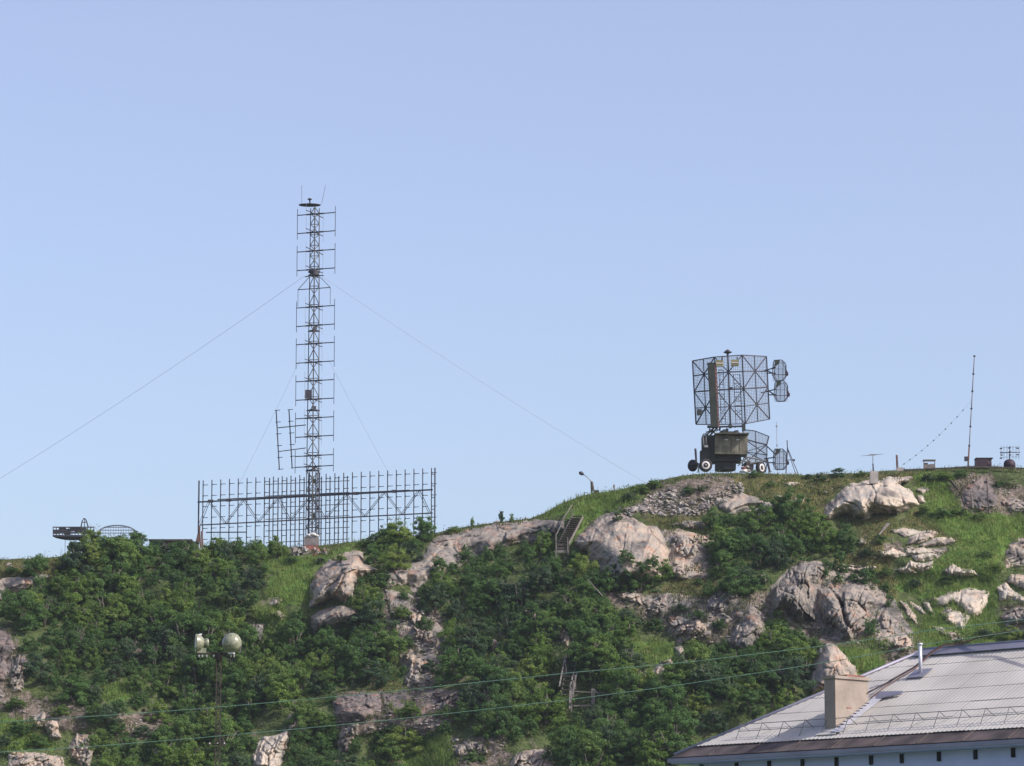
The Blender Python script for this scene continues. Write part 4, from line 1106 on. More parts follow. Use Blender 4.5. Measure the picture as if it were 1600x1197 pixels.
db = thing('debris_heap', 'small heap of bricks and pale rubble at the foot of the mast plinth', 'rubble', T.o + T(478, 866, -2.0))
for k in range(46):
    px = random.uniform(457, 509); py = random.uniform(857, 869)
    mt = 'brick' if px > 486 and random.random() < 0.6 else ('white' if random.random() < 0.16 else 'stone')
    s = random.uniform(0.08, 0.24)
    q = obj('stone', random.choice(SM[mt]), db, T(px, py, random.uniform(-2.1, -1.5)) - T(478, 866, -2.0)); q.scale = (s, s, s); q.rotation_euler = [random.uniform(0, 6) for _ in range(3)]

# guy wires
for k, (a, b, r, lab) in enumerate((
    ((476, 431, 0), (-150, 838, 8), .012, 'long guy wire running from the mast waist down to the left edge'),
    ((506, 434, 0), (1006, 753, -6), .012, 'long guy wire running from the mast waist to the ridge beside the stone heap'),
    ((470, 560, 0), (372, 760, 6), .010, 'thin guy wire on the left of the mast ending behind the antenna array'),
    ((512, 560, 0), (612, 748, 8), .010, 'thin guy wire on the right of the mast ending behind the antenna array'))):
    p0 = T(*a); p1 = T(*b); pts = []
    for i in range(25):
        t = i / 24; q = p0.lerp(p1, t); q.z -= 1.1 * (1 if k < 2 else .2) * 4 * t * (1 - t) * (0.55 if k == 0 else .3); pts.append(q)
    tag(MB().path(pts, r, 4).build('guy_wire', M['wire'], None, T.o), lab, 'guy wire', 'guy wires of the tall mast')

# ------------------------------------------------------------------ wide curtain antenna array
def lin(a, b, t): return a + (b - a) * t
A0 = (311.0, 348.5); A1 = (679.5, 340.0)
def AX(px):                                            # a place in the array's plane
    t = (px - A0[0]) / (A1[0] - A0[0]); return lin(A0[1], A1[1], t)
root0 = PV(495, 846, AX(495))
ar = thing('antenna_array', 'wide dark steel curtain antenna array of many vertical posts beside the mast', 'antenna array', root0)
def AP(px, py, dy=0.0): return PV(px, py, AX(px) + dy) - root0
def aline(px, yl, yr): return lin(yl, yr, (px - 311) / 368.5)
TOPY = (751, 731); BOTY = (850, 832)
# one post, shared by all
P0 = AP(495, aline(495, *TOPY)); P1 = AP(495, aline(495, *BOTY)); PH = P0.z - P1.z
post_m = MB().bar((0, 0, -0.8), (0, 0, PH), 0.045).mesh('post', M['steel'])
el = MB()
for k in range(6):
    z = PH * (1 - 0.075 - k * 0.172)
    if z > 0: el.bar((0.0, -0.05, z), (0.50, -0.22, z), 0.027); el.box((0.06, -0.08, z), (0.1, 0.1, 0.1))
el_m = el.mesh('dipole_elements', M['steel'])
def post(px, parent=ar, stub=True, dy=0.0, th=1.0):
    b = AP(px, aline(px, *TOPY), dy); b.z -= PH
    p = obj('post', post_m, parent, b); p.scale = (th, th, 1)
    if stub: tag(obj('dipole_elements', el_m, p), kind='stuff')
    return p
for k in range(27): post(317.5 + 13.72 * k)
post(311, stub=False, th=1.5); post(679.6, stub=False, th=1.4)
for k in range(5):
    y = aline(676, *TOPY) + 10 + 18.3 * k
    MB().bar(AP(674, y), AP(679.6, y - .3), 0.03).build('rung', M['steel'], ar)
def beam(x0, x1, yl, yr, dy, r, par=ar, name='beam'):
    return MB().bar(AP(x0, aline(x0, yl, yr), dy), AP(x1, aline(x1, yl, yr), dy), r).build(name, M['steel'], par)
beam(309, 676, 784.5, 765, -0.1, 0.065); beam(312, 676, 820.5, 801.5, -0.1, 0.052)
beam(340, 640, 782, 764, 0.55, 0.045); beam(322, 384, 832, 829.5, -0.15, 0.05)
for x in (329, 357, 437, 556, 616): MB().box(AP(x, aline(x, 784, 764.5), -0.15), (0.5, 0.15, 0.28)).build('beam_coupling', M['steel'], ar)
zz = [(313, 1), (328, 0), (354, 1), (382, 0), (405, 1), (436, 0), (455, 1), (487, 0), (510, 1), (543, 0), (571, 1), (602, 0), (629, 1), (656, 0), (673, 1)]
for (xa, ta), (xb, tb) in zip(zz[:-1], zz[1:]):
    ya = aline(xa, *((820.5, 801.5) if ta else (784.5, 765))); yb = aline(xb, *((820.5, 801.5) if tb else (784.5, 765)))
    MB().bar(AP(xa, ya, 0.0), AP(xb, yb, 0.0), 0.025).bar(AP(xa - 3, ya, 0.5), AP(xb - 3, yb, 0.5), 0.020).build('diagonal_brace', M['steel'], ar)
# second smaller array behind
r2 = PV(483, 848, AX(483) + 2.6)
ar2 = thing('antenna_array', 'smaller curtain antenna array with full width cross bars, half hidden behind the wide one', 'antenna array', r2)
def BP(px, py): return PV(px, py, AX(px) + 2.6) - r2
for k in range(10):
    px = 421.3 + 13.5 * k; b = BP(px, aline(px, 748, 739)); b.z -= PH
    p = obj('post', post_m, ar2, b); p.scale = (1.15, 1.15, 0.985)
for k in range(6):
    y0 = 757 + 18.2 * k
    for xa, xb in ((415, 478), (498, 546)):
        MB().bar(BP(xa, y0 - 0.045 * (xa - 415)), BP(xb, y0 - 0.045 * (xb - 415)), 0.03).build('cross_bar', M['steel'], ar2)
# rusty post cluster at the left foot
c = FR(311, 852, 346.5)
rp = thing('post_cluster', 'reddish rusty post cluster at the left foot of the wide array', 'posts', c.o)
for x0, y0, x1, y1 in ((309, 856, 312, 822), (314, 856, 310.5, 824), (305, 856, 310, 834), (317, 856, 315, 830)):
    MB().bar(c(x0, y0), c(x1, y1), 0.09, 6).build('post', M['rust'], rp)
c = FR(268, 850, 343)
sh = thing('shelter_roof', 'flat dark shelter roof showing just over the bushes left of the array', 'shelter', c.o)
MB().box(c(268, 846), (4.1, 2.4, 0.16)).build('roof_slab', M['wood_dark'], sh); MB().box(c(272, 852), (3.2, 2.0, 0.8)).build('wall', M['wood_dark'], sh)
MB().box(c(300, 848, -.3), (1.3, 1.2, 0.12)).build('roof_sheet', M['olive_dark'], sh)

# ------------------------------------------------------------------ platform antenna and mesh dome, far left
c = FR(103, 868, 341)
pa = thing('platform_antenna', 'dark boat shaped platform antenna with railed cage against the sky at the left', 'antenna', c.o)
m = MB(); W = 24
for i in range(W):
    t0 = i / W; t1 = (i + 1) / W
    def pr(t): x = 82.5 + 66 * t; return x, 837.5, 838.5 + 6.0 * math.sin(math.pi * min(1, t * 1.02)) ** 0.7
    (xa, ya, ba), (xb, yb, bb) = pr(t0), pr(t1)
    v = [c(xa, ya, -.7), c(xb, yb, -.7), c(xb, bb, -.4), c(xa, ba, -.4), c(xa, ya, .7), c(xb, yb, .7), c(xb, bb, .4), c(xa, ba, .4)]
    m.add(v, [(0, 1, 2, 3), (7, 6, 5, 4), (3, 2, 6, 7), (0, 4, 5, 1)])
m.build('belly', M['steel'], pa)
for y, r in ((823.8, .05), (829, .06), (832.5, .07), (837.3, .08)):
    for dy in (-.7, .7): MB().bar(c(82.5, y, dy), c(147, y, dy), r).build('rail', M['steel'], pa)
for k in range(14):
    x = 83 + k * 4.9; [MB().bar(c(x, 823.5, q), c(x, 838, q), .035).build('stanchion', M['steel'], pa) for q in (-.7, .7)]
for x, y, w, h in ((88, 831, .5, .35), (97, 828, .55, .5), (105, 831, .6, .5), (113, 827, .4, .35), (122, 829, .6, .5), (131, 830, .5, .55), (140, 833, .5, .35)):
    MB().box(c(x, y, 0), (w, .6, h)).bar(c(x - 3, y, 0), c(x + 5, y - 3, 0), .06).build('feed_unit', M['olive_dark'], pa)
m = MB(); pts = [c(126.5, 824), c(128.5, 814), c(130.5, 810.5), (c(133, 810.5)), c(135, 814), c(138, 824)]
m.path(pts, .06, 6); m.bar(c(128.5, 816), c(135.5, 816), .04).bar(c(132, 811), c(132, 823), .03); m.build('loop_frame', M['steel'], pa)
MB().bar(c(102, 843), c(101.3, 869), .022).build('slim_stay', M['wire'], pa)
MB().bar(c(146, 838), c(146, 869), .16, 8).build('support_column', M['steel'], pa)
MB().bar(c(126, 843), c(146, 856), .07, 6).build('strut', M['steel'], pa)
c = FR(183, 858, 343)
dm = thing('mesh_dome', 'arched wire mesh reflector peeping over the birches at the left', 'antenna', c.o)
def arc(dy, k, py0, n=14):
    return [c(183 + 33 * k * math.cos(math.pi * (1 - i / n)), py0 - (py0 - 820) * math.sin(math.pi * i / n) ** 0.8 * k, dy) for i in range(n + 1)]
for q, dy in enumerate((-.9, -.3, .3, .9)): MB().path(arc(dy, 1 - .06 * abs(q - 1.5), 838), .03, 5).build('rib', M['wirefine'], dm)
for y in (824, 828.5, 833): 
    w = 33 * math.sqrt(max(0, 1 - ((838 - y) / 18) ** 2)); MB().bar(c(183 - w, y, -.6), c(183 + w, y, -.6), .03).build('cross_bar', M['wirefine'], dm)
m = MB()
for k in range(16): x = 153 + k * 4; m.bar(c(x, 838 - 17 * math.sqrt(max(0, 1 - ((x - 183) / 33) ** 2)), 0), c(x, 840, 0), .012)
tag(m.build('wire_mesh', M['wirefine'], dm), kind='stuff'); MB().bar(c(183, 838), c(183, 866), .12, 8).build('pedestal', M['steel'], dm)

# ------------------------------------------------------------------ mobile radar
R = FR(1140, 738, 338.0)
rd = thing('mobile_radar', 'olive mobile radar trailer on white rimmed wheels with a tall square mesh reflector', 'radar', R.o)
cols = {'L': ((1082, 564), (1087.5, 663), 1.3), 'M1': ((1099, 561), (1103.5, 663.2), .7), 'C1': ((1116.5, 558), (1122, 663.4), 0), 'C2': ((1137, 556.5), (1141.5, 662.8), -.15),
        'R0': ((1159.5, 555), (1164.5, 662.2), 0), 'R1': ((1178.5, 556), (1184, 658.5), .7), 'R2': ((1197.5, 557), (1202.5, 655), 1.3)}
rowt = [0, .235, .49, .745, 1]
def rn(cn, t):
    a, b, dy = cols[cn]; return R(lin(a[0], b[0], t), lin(a[1], b[1], t), dy - 1.2 + 0.25 * math.cos(math.pi * (t - .5)) * -1)
for names in (('L', 'M1', 'C1'), ('C1', 'C2', 'R0'), ('R0', 'R1', 'R2')):
    pn = obj('reflector_panel', None, rd)
    for cn in names:
        m = MB()
        for a, b in zip(rowt[:-1], rowt[1:]): m.bar(rn(cn, a), rn(cn, b), .062 if cn in ('L', 'R2', 'C1', 'R0') else .05)
        if cn == names[0] or cn != 'R0' or True: m.build('upright', M['steel'], pn)
    for t in rowt:
        MB().bar(rn(names[0], t), rn(names[1], t), .045).bar(rn(names[1], t), rn(names[2], t), .045).build('cross_bar', M['steel'], pn)
    m = MB()
    for c0, t0 in ((1, 1), (1, 3)):
        for ci in (0, 2):
            for ti in (t0 - 1, t0 + 1):
                MB().bar(rn(names[1], rowt[t0]), rn(names[ci], rowt[ti]), .042).build('diagonal', M['steel'], pn)
    for a, b in ((names[0], names[1]), (names[1], names[2])):
        for k in range(1, 8):
            f = k / 8
            for ti in range(12): m.bar(rn(a, ti / 12).lerp(rn(b, ti / 12), f), rn(a, (ti + 1) / 12).lerp(rn(b, (ti + 1) / 12), f), .016, 3)
        for k in range(1, 44): m.bar(rn(a, k / 44), rn(b, k / 44), .016, 3)
    tag(m.build('wire_mesh', M['wirefine'], pn), kind='stuff')
# dark feed column, red edged rail, centre pole, lattice uprights behind
def column(x0, y0, x1, y1, w0, w1, dy, mt, name, d=.8):
    a = R(x0, y0, dy); b = R(x1, y1, dy); m = MB()
    vs = []
    for p, w in ((a, w0), (b, w1)): vs += [p + Vector((sx * w / 2, sy * d / 2, 0)) for sx, sy in ((-1, -1), (1, -1), (1, 1), (-1, 1))]
    m.add(vs, [(3, 2, 1, 0), (4, 5, 6, 7)] + [(i, 4 + i, 4 + (i + 1) % 4, (i + 1) % 4) if False else (i, (i + 1) % 4, 4 + (i + 1) % 4, 4 + i) for i in range(4)])
    return m.build(name, M[mt], rd)
column(1116.5, 668, 1110.5, 569, .62, .58, -1.7, 'olive_dark', 'feed_column')
column(1122.5, 668, 1117.5, 567, .2, .2, -1.85, 'red', 'red_rail', .3)
MB().box(R(1110.5, 568.5, -1.7), (.66, .85, .12)).build('column_cap', M['olive_dark'], rd)
for k in range(14):
    y = 576 + k * 6.3; x = 1117.5 + (y - 567) * .05; MB().box(R(x + .8, y, -2.0), (.10, .12, .10)).build('clamp', M['stone'], rd)
MB().bar(R(1137, 552, -.9), R(1141.5, 668, -.9), .09, 8).build('centre_pole', M['steel'], rd)
for x0, x1, y0, y1 in ((1123, 1130, 578, 662), (1146, 1156, 585, 662)):
    m = MB()
    for x in (x0, x1): m.bar(R(x, y0, .8), R(x + 4, y1, .8), .035)
    n = 11
    for k in range(n):
        ya = lin(y0, y1, k / n); yb = lin(y0, y1, (k + 1) / n); o_ = 4 * k / n
        m.bar(R(x0 + o_, ya, .8), R(x1 + o_, ya, .8), .022)
        if k % 3 == 2: m.bar(R(x0 + o_, ya, .8), R(x1 + o_, yb, .8), .018).bar(R(x1 + o_, ya, .8), R(x0 + o_, yb, .8), .018)
    m.build('back_ladder', M['steel'], rd)
for x in (1124.5, 1148):
    b = MB().box(R(x, 568 if x < 1130 else 567, -1.9), (.70, .35, .56)).build('amplifier_box', M['olive_light'], rd)
    MB().box(R(x, 567.5 if x < 1130 else 566.5, -2.1), (.66, .03, .07)).build('pale_stripe', M['white'], b)
    MB().bar(R(x + 4, 558, -1.4), R(x + 3, 566, -1.7), .05).build('hanger', M['steel'], rd)
m = MB(); m.lathe([(.08, -.3), (.10, 0), (.38, .12), (.42, .18), (.22, .24), (.24, .30), (.05, .42)], 12, Matrix.Translation(R(1137, 553, -.9)))
m.build('top_beacon', M['steel'], rd)
m = MB(); m.bar(R(1091, 645, -1.8), R(1101, 641, -1.0), .05); m.box(R(1092.5, 644, -1.9), (.42, .4, .52)); m.build('horn_unit', M['olive_dark'], rd)
MB().bar(R(1142, 607, -1.3), R(1143, 607, -1.7), .16, 6).build('knob', M['steel'], rd)
# three small cage dishes held out to the right
def cage(px, py, arms, s=1.0):
    d = obj('cage_dish', None, rd, R(px, py, -.3))
    def q(dx, dz, dy=0): return Vector((dx * s, dy * s, dz * s))
    out = [(-.50, .98), (.25, 1.0), (.62, .55), (.62, -.55), (.30, -.95), (-.35, -.98), (-.68, -.45), (-.62, .35)]
    fr_ = MB(); ms = MB()
    for i in range(8):
        a, b = out[i], out[(i + 1) % 8]
        fr_.bar(q(a[0], a[1], .0), q(b[0], b[1], .0), .035); fr_.bar(q(a[0] * .8 + .1, a[1] * .85, .7), q(b[0] * .8 + .1, b[1] * .85, .7), .022)
        fr_.bar(q(a[0], a[1], 0), q(a[0] * .8 + .1, a[1] * .85, .7), .018)
    for k in range(-9, 10):
        t = k / 10; ms.bar(q(-.62 * (1 - .15 * abs(t)), t, .35), q(.58 * (1 - .2 * abs(t)), t, .35), .014, 3)
    for k in range(-6, 7):
        t = k / 10; ms.bar(q(t, -.93, .35), q(t, .93, .35), .014, 3)
    for a in (-.45, -.1, .3): fr_.bar(q(a, -.93, .1), q(a + .06, .95, .1), .018)
    fr_.bar(q(-.66, .15, 0), q(.6, .15, 0), .02).bar(q(-.66, -.4, 0), q(.6, -.4, 0), .02)
    fr_.build('dish_frame', M['steel'], d); tag(ms.build('wire_mesh', M['wirefine'], d), kind='stuff')
    MB().slab([q(-.55, .25, -.2), q(-.05, .62, -.2), q(.05, .98, -.2), q(-.4, .95, -.2)], .25).build('shade_plate', M['olive_dark'], d)
    MB().bar(q(.62, .02, 0), q(.72, -.5, 0), .09, 6).box(q(.70, -.32), (.22, .3, .28)).build('feed_horn', M['maroon'], d)
    for (x0, y0, x1, y1) in arms: MB().bar(R(x0, y0, .1), R(x1, y1, -.3), .05).build('arm', M['steel'], rd)
cage(1218, 579, [(1189, 581, 1212, 574), (1200, 583, 1212, 583.5), (1199, 579, 1208, 584)])
cage(1220.5, 611.5, [(1189, 614, 1213, 608), (1200, 617, 1213, 617), (1200, 610, 1210, 617)])
cage(1219, 718, [(1194, 717, 1212, 714.5), (1196, 723, 1212, 723), (1198, 697, 1211, 709)])
# lower reflector leaning behind the cabin
lt = {(0, 0): (1160, 671, 1.6), (1, 0): (1180, 673.5, 1.4), (2, 0): (1201.5, 682, 1.2), (0, 1): (1163, 686, 1.0), (1, 1): (1181, 691, .9), (2, 1): (1198, 695, .8),
      (0, 2): (1165, 706, .7), (1, 2): (1182, 708.5, .7), (2, 2): (1198.5, 711, .7), (0, 3): (1159, 728, .9), (1, 3): (1180, 725, .9), (2, 3): (1197, 721, .9)}
ln = {k: R(*v) for k, v in lt.items()}
lp = obj('lower_reflector', None, rd)
for i in range(3): 
    m = MB()
    for j in range(3): m.bar(ln[(i, j)], ln[(i, j + 1)], .045)
    m.build('upright', M['steel'], lp)
for j in range(4): MB().bar(ln[(0, j)], ln[(1, j)], .055 if j == 1 else .04).bar(ln[(1, j)], ln[(2, j)], .055 if j == 1 else .04).build('cross_bar', M['steel'], lp)
MB().bar(ln[(0, 1)], ln[(2, 2)], .045).bar(ln[(2, 1)], ln[(0, 3)], .045).build('diagonal', M['steel'], lp)
MB().bar(ln[(0, 2)], ln[(2, 3)], .03).bar(ln[(2, 1)], ln[(0, 2)], .03).build('diagonal', M['steel'], lp)
m = MB()
for i in range(2):
    for j in range(3):
        a, b, c_, d = ln[(i, j)], ln[(i + 1, j)], ln[(i, j + 1)], ln[(i + 1, j + 1)]
        for k in range(1, 9): f = k / 9; m.bar(a.lerp(b, f), c_.lerp(d, f), .014, 3)
        for k in range(1, 9): f = k / 9; m.bar(a.lerp(c_, f), b.lerp(d, f), .014, 3)
tag(m.build('wire_mesh', M['wirefine'], lp), kind='stuff')
# cabin, machinery, turntable, chassis
def rbox(x0, x1, y0, y1, dy, depth, mt, name, parent=rd, ang=0.0):
    a = R(x0, y1, dy); b = R(x1, y0, dy); c_ = (a + b) / 2
    o_ = MB().box((0, 0, 0), (abs(b.x - a.x), depth, abs(b.z - a.z)), Matrix.Rotation(math.radians(ang), 3, 'Y')).build(name, M[mt], parent, c_ + Vector((0, depth / 2, 0)))
    bv = o_.modifiers.new('bevel', 'BEVEL'); bv.width = 0.03; bv.segments = 2
    return o_
cab = rbox(1117, 1168, 680.5, 709.5, -1.9, 2.0, 'olive', 'cabin', ang=1.5)
w_, h_ = 3.05, 1.72
for x in (1135, 1153): 
    p = R(x, 687, -1.93) - cab.location; MB().box(p, (.30, .03, .09)).build('vent_louvre', M['white'], cab)
for x in (1129.5, 1142.5, 1155.5): p = R(x, 695, -1.915) - cab.location; MB().box(p, (.03, .03, 1.45)).build('panel_seam', M['olive_dark'], cab)
for x, y in ((1121, 704), (1148, 705), (1164, 688), (1122, 686)): p = R(x, y, -1.93) - cab.location; MB().box(p, (.1, .05, .1)).build('hatch_handle', M['olive_light'], cab)
MB().box(R(1142.5, 679.4, -1.6) - cab.location, (3.2, 2.3, .06)).build('cabin_roof', M['olive'], cab)
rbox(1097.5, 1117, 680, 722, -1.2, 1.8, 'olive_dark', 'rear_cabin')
m = MB()
for (a, b) in (((1098.5, 679), (1100, 698)), ((1098.5, 679), (1107, 677)), ((1100, 698), (1105, 699)), ((1103, 678), (1104, 698))): m.bar(R(a[0], a[1], -1.6), R(b[0], b[1], -1.6), .05)
m.build('side_frame', M['steel_grey'], rd); MB().box(R(1103.5, 697.5, -1.7), (.32, .2, .18)).build('lamp', M['white'], rd)
tt_ = MB(); tt_.lathe([(1.2, 0), (1.25, .05), (1.25, .2), (.9, .3)], 20, Matrix.Translation(R(1139, 681, 0))); tt_.build('turntable', M['olive_dark'], rd)
rr = random.Random(3)
for k in range(26):
    x = rr.uniform(1108, 1163); y = rr.uniform(666, 678); m = MB()
    if k % 3: m.box(R(x, y, rr.uniform(-1.6, .2)), (rr.uniform(.15, .5), .5, rr.uniform(.12, .4)), Matrix.Rotation(rr.uniform(-.4, .4), 3, 'Y'))
    else: m.bar(R(x, y, -1.5), R(x + rr.uniform(-8, 8), y + rr.uniform(-5, 5), -1.2), .06, 6)
    m.build('drive_gear', M[rr.choice(('olive_dark', 'olive', 'steel', 'steel'))], rd)
MB().bar(R(1118, 667, -1.3), R(1162, 666, -1.3), .09, 6).build('tilt_shaft', M['steel'], rd)
MB().box(R(1162, 668, -1.3), (.32, .4, .62)).build('bearing_block', M['olive_dark'], rd)
for (x0, y0, x1, y1) in ((1104, 680, 1116, 668), (1106, 684, 1121, 668), (1108, 672, 1117, 676)): MB().bar(R(x0, y0, -1.5), R(x1, y1, -1.5), .08, 6).build('hydraulic_strut', M['olive_dark'], rd)
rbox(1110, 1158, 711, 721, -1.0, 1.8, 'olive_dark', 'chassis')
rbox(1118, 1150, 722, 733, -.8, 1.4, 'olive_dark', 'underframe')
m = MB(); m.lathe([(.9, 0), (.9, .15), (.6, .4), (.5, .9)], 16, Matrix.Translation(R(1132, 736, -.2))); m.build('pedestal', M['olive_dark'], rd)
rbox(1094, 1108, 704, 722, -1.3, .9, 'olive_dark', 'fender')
for (x0, y0, x1, y1, r_) in ((1148, 716, 1168, 722, .07), (1160, 712, 1176, 724, .06), (1166, 714, 1196, 720, .08), (1172, 724, 1184, 722, .1), (1153, 728, 1166, 716, .06)):
    MB().bar(R(x0, y0, -.7), R(x1, y1, -.7), r_, 6).build('axle_linkage', M['steel_grey'], rd)
def wheel(px, py, r, dy, yaw, hub=True, parent=rd):
    W_ = obj('wheel', None, parent, R(px, py, dy)); W_.rotation_euler = (0, 0, yaw)
    Q = Matrix.Rotation(math.radians(90), 4, 'X')
    MB().lathe([(r * .55, -.16), (r * .93, -.17), (r, -.10), (r, .10), (r * .93, .17), (r * .55, .16)], 28, Q).build('tyre', M['rubber'], W_)
    if hub:
        MB().lathe([(r * .38, .175), (r * .60, .18), (r * .62, .16), (r * .38, .16), (r * .38, .175)], 24, Q, True, False).build('white_rim', M['white'], W_)
        MB().lathe([(.02, .10), (r * .38, .11), (r * .39, .15), (r * .2, .15), (r * .16, .22), (.02, .23)], 16, Q).build('hub', M['olive_dark'], W_)
        MB().lathe([(r * .15, .24), (r * .17, .25), (r * .15, .262), (.02, .262)], 12, Q).build('hub_cap', M['steel_grey'], W_)
    return W_
wheel(1102.5, 727.3, .62, -1.9, 0.08)
wheel(1188.5, 731, .60, -1.6, 0.85)
wheel(1082.5, 727.5, .56, -.6, -0.85, hub=False)
wheel(1170, 729, .52, .9, 0.7, hub=False)
MB().bar(R(1088, 722, -1.7), R(1086.5, 701, -1.7), .10, 6).build('jack_post', M['steel'], rd)
rbox(1080, 1092, 723, 726, -1.2, .5, 'steel', 'tow_bar')
MB().bar(R(1091, 738, -1.8), R(1092, 725, -1.8), .07, 6).build('jack_leg', M['steel_grey'], rd)
MB().bar(R(1198, 716, -.5), R(1203, 738, -.3), .10, 6).bar(R(1196, 738, -.5), R(1200, 716, -.5), .05).build('outrigger', M['steel'], rd)
for k, (x, y, s, mt) in enumerate(((1161.5, 731.5, .26, 'brick'), (1163.5, 736, .3, 'white'), (1169, 735.5, .24, 'stone'), (1167, 729.5, .22, 'stone'), (1158.5, 737, .2, 'stone'))):
    q = obj('block', SM[mt][k % 6], None, R.o + R(x, y, -2.1)); q.scale = (s, s * .8, s * .8)
    tag(q, ['reddish chock block under the radar chassis', 'white chock block lowest under the radar trailer', 'grey chock block nearest the rear radar wheel', 'grey block stacked behind the white chock under the radar', 'small grey block left of the white chock'][k], 'block', 'blocks under the radar trailer')

# tripod and slim mast right of the radar
c = FR(1235, 740, 337.5)
tp = thing('tripod_mast', 'slender steel tripod frame standing right of the radar', 'tripod', c.o)
for x0, y0, x1, y1, d0, d1, r in ((1230.5, 704, 1228, 740, 0, -.6, .05), (1230.5, 700, 1247, 740, 0, -.3, .035), (1230.5, 702, 1243, 740, 0, 1.0, .03)): MB().bar(c(x0, y0, d0), c(x1, y1, d1), r, 6).build('leg', M['steel'], tp)
MB().bar(c(1230.5, 706), c(1229.8, 688), .045, 6).build('mast', M['steel'], tp); MB().bar(c(1226, 719, -.2), c(1240, 718.5, -.1), .035, 6).box(c(1240, 719), (.25, .2, .16)).build('cross_strut', M['steel'], tp)
MB().bar(c(1216, 739.5, -.6), c(1246, 739, .5), .02).build('foot_bar', M['wire'], tp)
c = FR(1214, 738, 345)
sm_ = thing('whip_mast', 'very thin pale whip mast rising behind the lower cage dish', 'antenna', c.o)
MB().bar(c(1214.8, 740), c(1213.3, 659), .022, 6).build('whip', M['wire'], sm_); MB().bar(c(1213.6, 667), c(1213.6, 665), .1, 6).build('collar', M['wire'], sm_)
MB().bar(c(1214.3, 697), c(1214.3, 695), .08, 6).build('collar', M['wire'], sm_)

# ------------------------------------------------------------------ stone heap below the radar
hb = ground(1065, 790); hp = thing('stone_heap', 'heap of loose grey building stones spilled below the radar', 'stone heap', hb.tolist())
HEAP = [(972,808),(978,795),(995,788),(1012,776),(1030,766),(1058,762),(1078,778),(1100,776),(1130,768),(1140,758),(1166,752),(1158,772),(1120,790),(1108,800),(1070,806),(1030,806),(1005,800)]
n = 0
while n < 290:
    x = random.uniform(970, 1168); y = random.uniform(750, 808)
    if not inpoly(np.array([x]), np.array([y]), HEAP)[0]: continue
    if 1058 < x < 1092 and y < 782 and random.random() < .8: continue
    s = random.choice((random.uniform(.08, .17), random.uniform(.10, .27)))
    if x < 1010 and random.random() < .3: s *= 1.7
    p = ground(x, y) - hb
    q = obj('stone', random.choice(SM['stone']), hp, (p[0], p[1] - .1, p[2] + s * .25)); q.scale = (s * random.uniform(.8, 1.6), s, s * random.uniform(.5, .9)); q.rotation_euler = [random.uniform(-.8, .8), random.uniform(-.8, .8), random.uniform(0, 6)]; n += 1
# small loose stones all over the slope, too many to name
vs, fs = [], []; b0 = 0
base = [np.array(m_.v) for m_ in [stone_mesh(i + 40) for i in range(4)]]; bf = stone_mesh(40).f
V3 = []; F3 = []
px, py = scatter(9000, lambda a, b: (~look(rockm, a, b)) & (look(screem, a, b) | (rng.uniform(0, 1, len(a)) < 0.07) & look(heathm, a, b)))
tri = []
for q in bf: tri += [(q[0], q[i], q[i + 1]) for i in range(1, len(q) - 1)]
tri = np.array(tri)
gp = ground(px, py)
for i in range(min(len(px), 2600)):
    s = random.uniform(.05, .2); a = random.uniform(0, 6.28); v = base[i % 4] * np.array([s * random.uniform(.8, 1.5), s, s * .7])
    v = np.stack([v[:, 0] * math.cos(a) - v[:, 1] * math.sin(a), v[:, 0] * math.sin(a) + v[:, 1] * math.cos(a), v[:, 2]], -1) + gp[i]
    V3.append(v); F3.append(tri + len(v) * i)
tag(obj('scree', np_mesh('scree', np.concatenate(V3), np.concatenate(F3), M['stone'])), 'small loose stones strewn over the bare patches of the slope', 'scree', kind='stuff')

# ------------------------------------------------------------------ things along the right hand ridge
c = FR(1365.5, 752, 329.5)
st = thing('pillar_antenna', 'small T shaped bar antenna on a stone pillar on top of the whaleback dome', 'antenna', c.o)
MB().box(c(1365.5, 746.5), (.72, .7, 1.15), Matrix.Rotation(.05, 3, 'Y')).build('stone_pillar', M['concrete'], st)
MB().box(c(1365, 740, -.02), (.60, .6, .10)).build('pillar_top', M['concrete'], st)
MB().bar(c(1365, 740), c(1364, 724.5), .07, 8).build('socket', M['steel'], st); MB().bar(c(1364, 726), c(1363.8, 711), .035, 6).build('stem', M['steel_grey'], st)
MB().bar(c(1363.8, 710.8), c(1345, 712.6), .045, 6, .012).bar(c(1363.8, 710.8), c(1381, 709.4), .045, 6, .012).box(c(1363.8, 710.6), (.5, .12, .1)).build('cross_bar', M['steel_grey'], st)
c = FR(1402, 735, 333)
sp_ = thing('short_post', 'short dark post standing alone on the ridge right of the whaleback dome', 'post', c.o)
MB().bar(c(1402.3, 736), c(1401.2, 711), .10, 6).build('shaft', M['rust'], sp_); MB().box(c(1406, 733.5), (.6, .5, .3)).build('foot_block', M['concrete'], sp_)
c = FR(1452, 733, 335)
tb = thing('table_frame', 'small pale table frame with a thin top standing on the ridge', 'table', c.o)
MB().box(c(1451.8, 719.5), (1.15, .8, .09)).build('tabletop', M['steel_grey'], tb)
for x in (1443.5, 1460.5):
    for dy in (-.3, .3): MB().bar(c(x, 720, dy), c(x, 733, dy), .04).build('leg', M['wood'], tb)
MB().box(c(1452, 729.5), (1.0, .7, .38)).build('lower_shelf', M['wood'], tb)
MB().box(c(1447, 726), (.3, .3, .28)).box(c(1456, 727), (.4, .3, .2)).build('crate', M['rust'], tb)
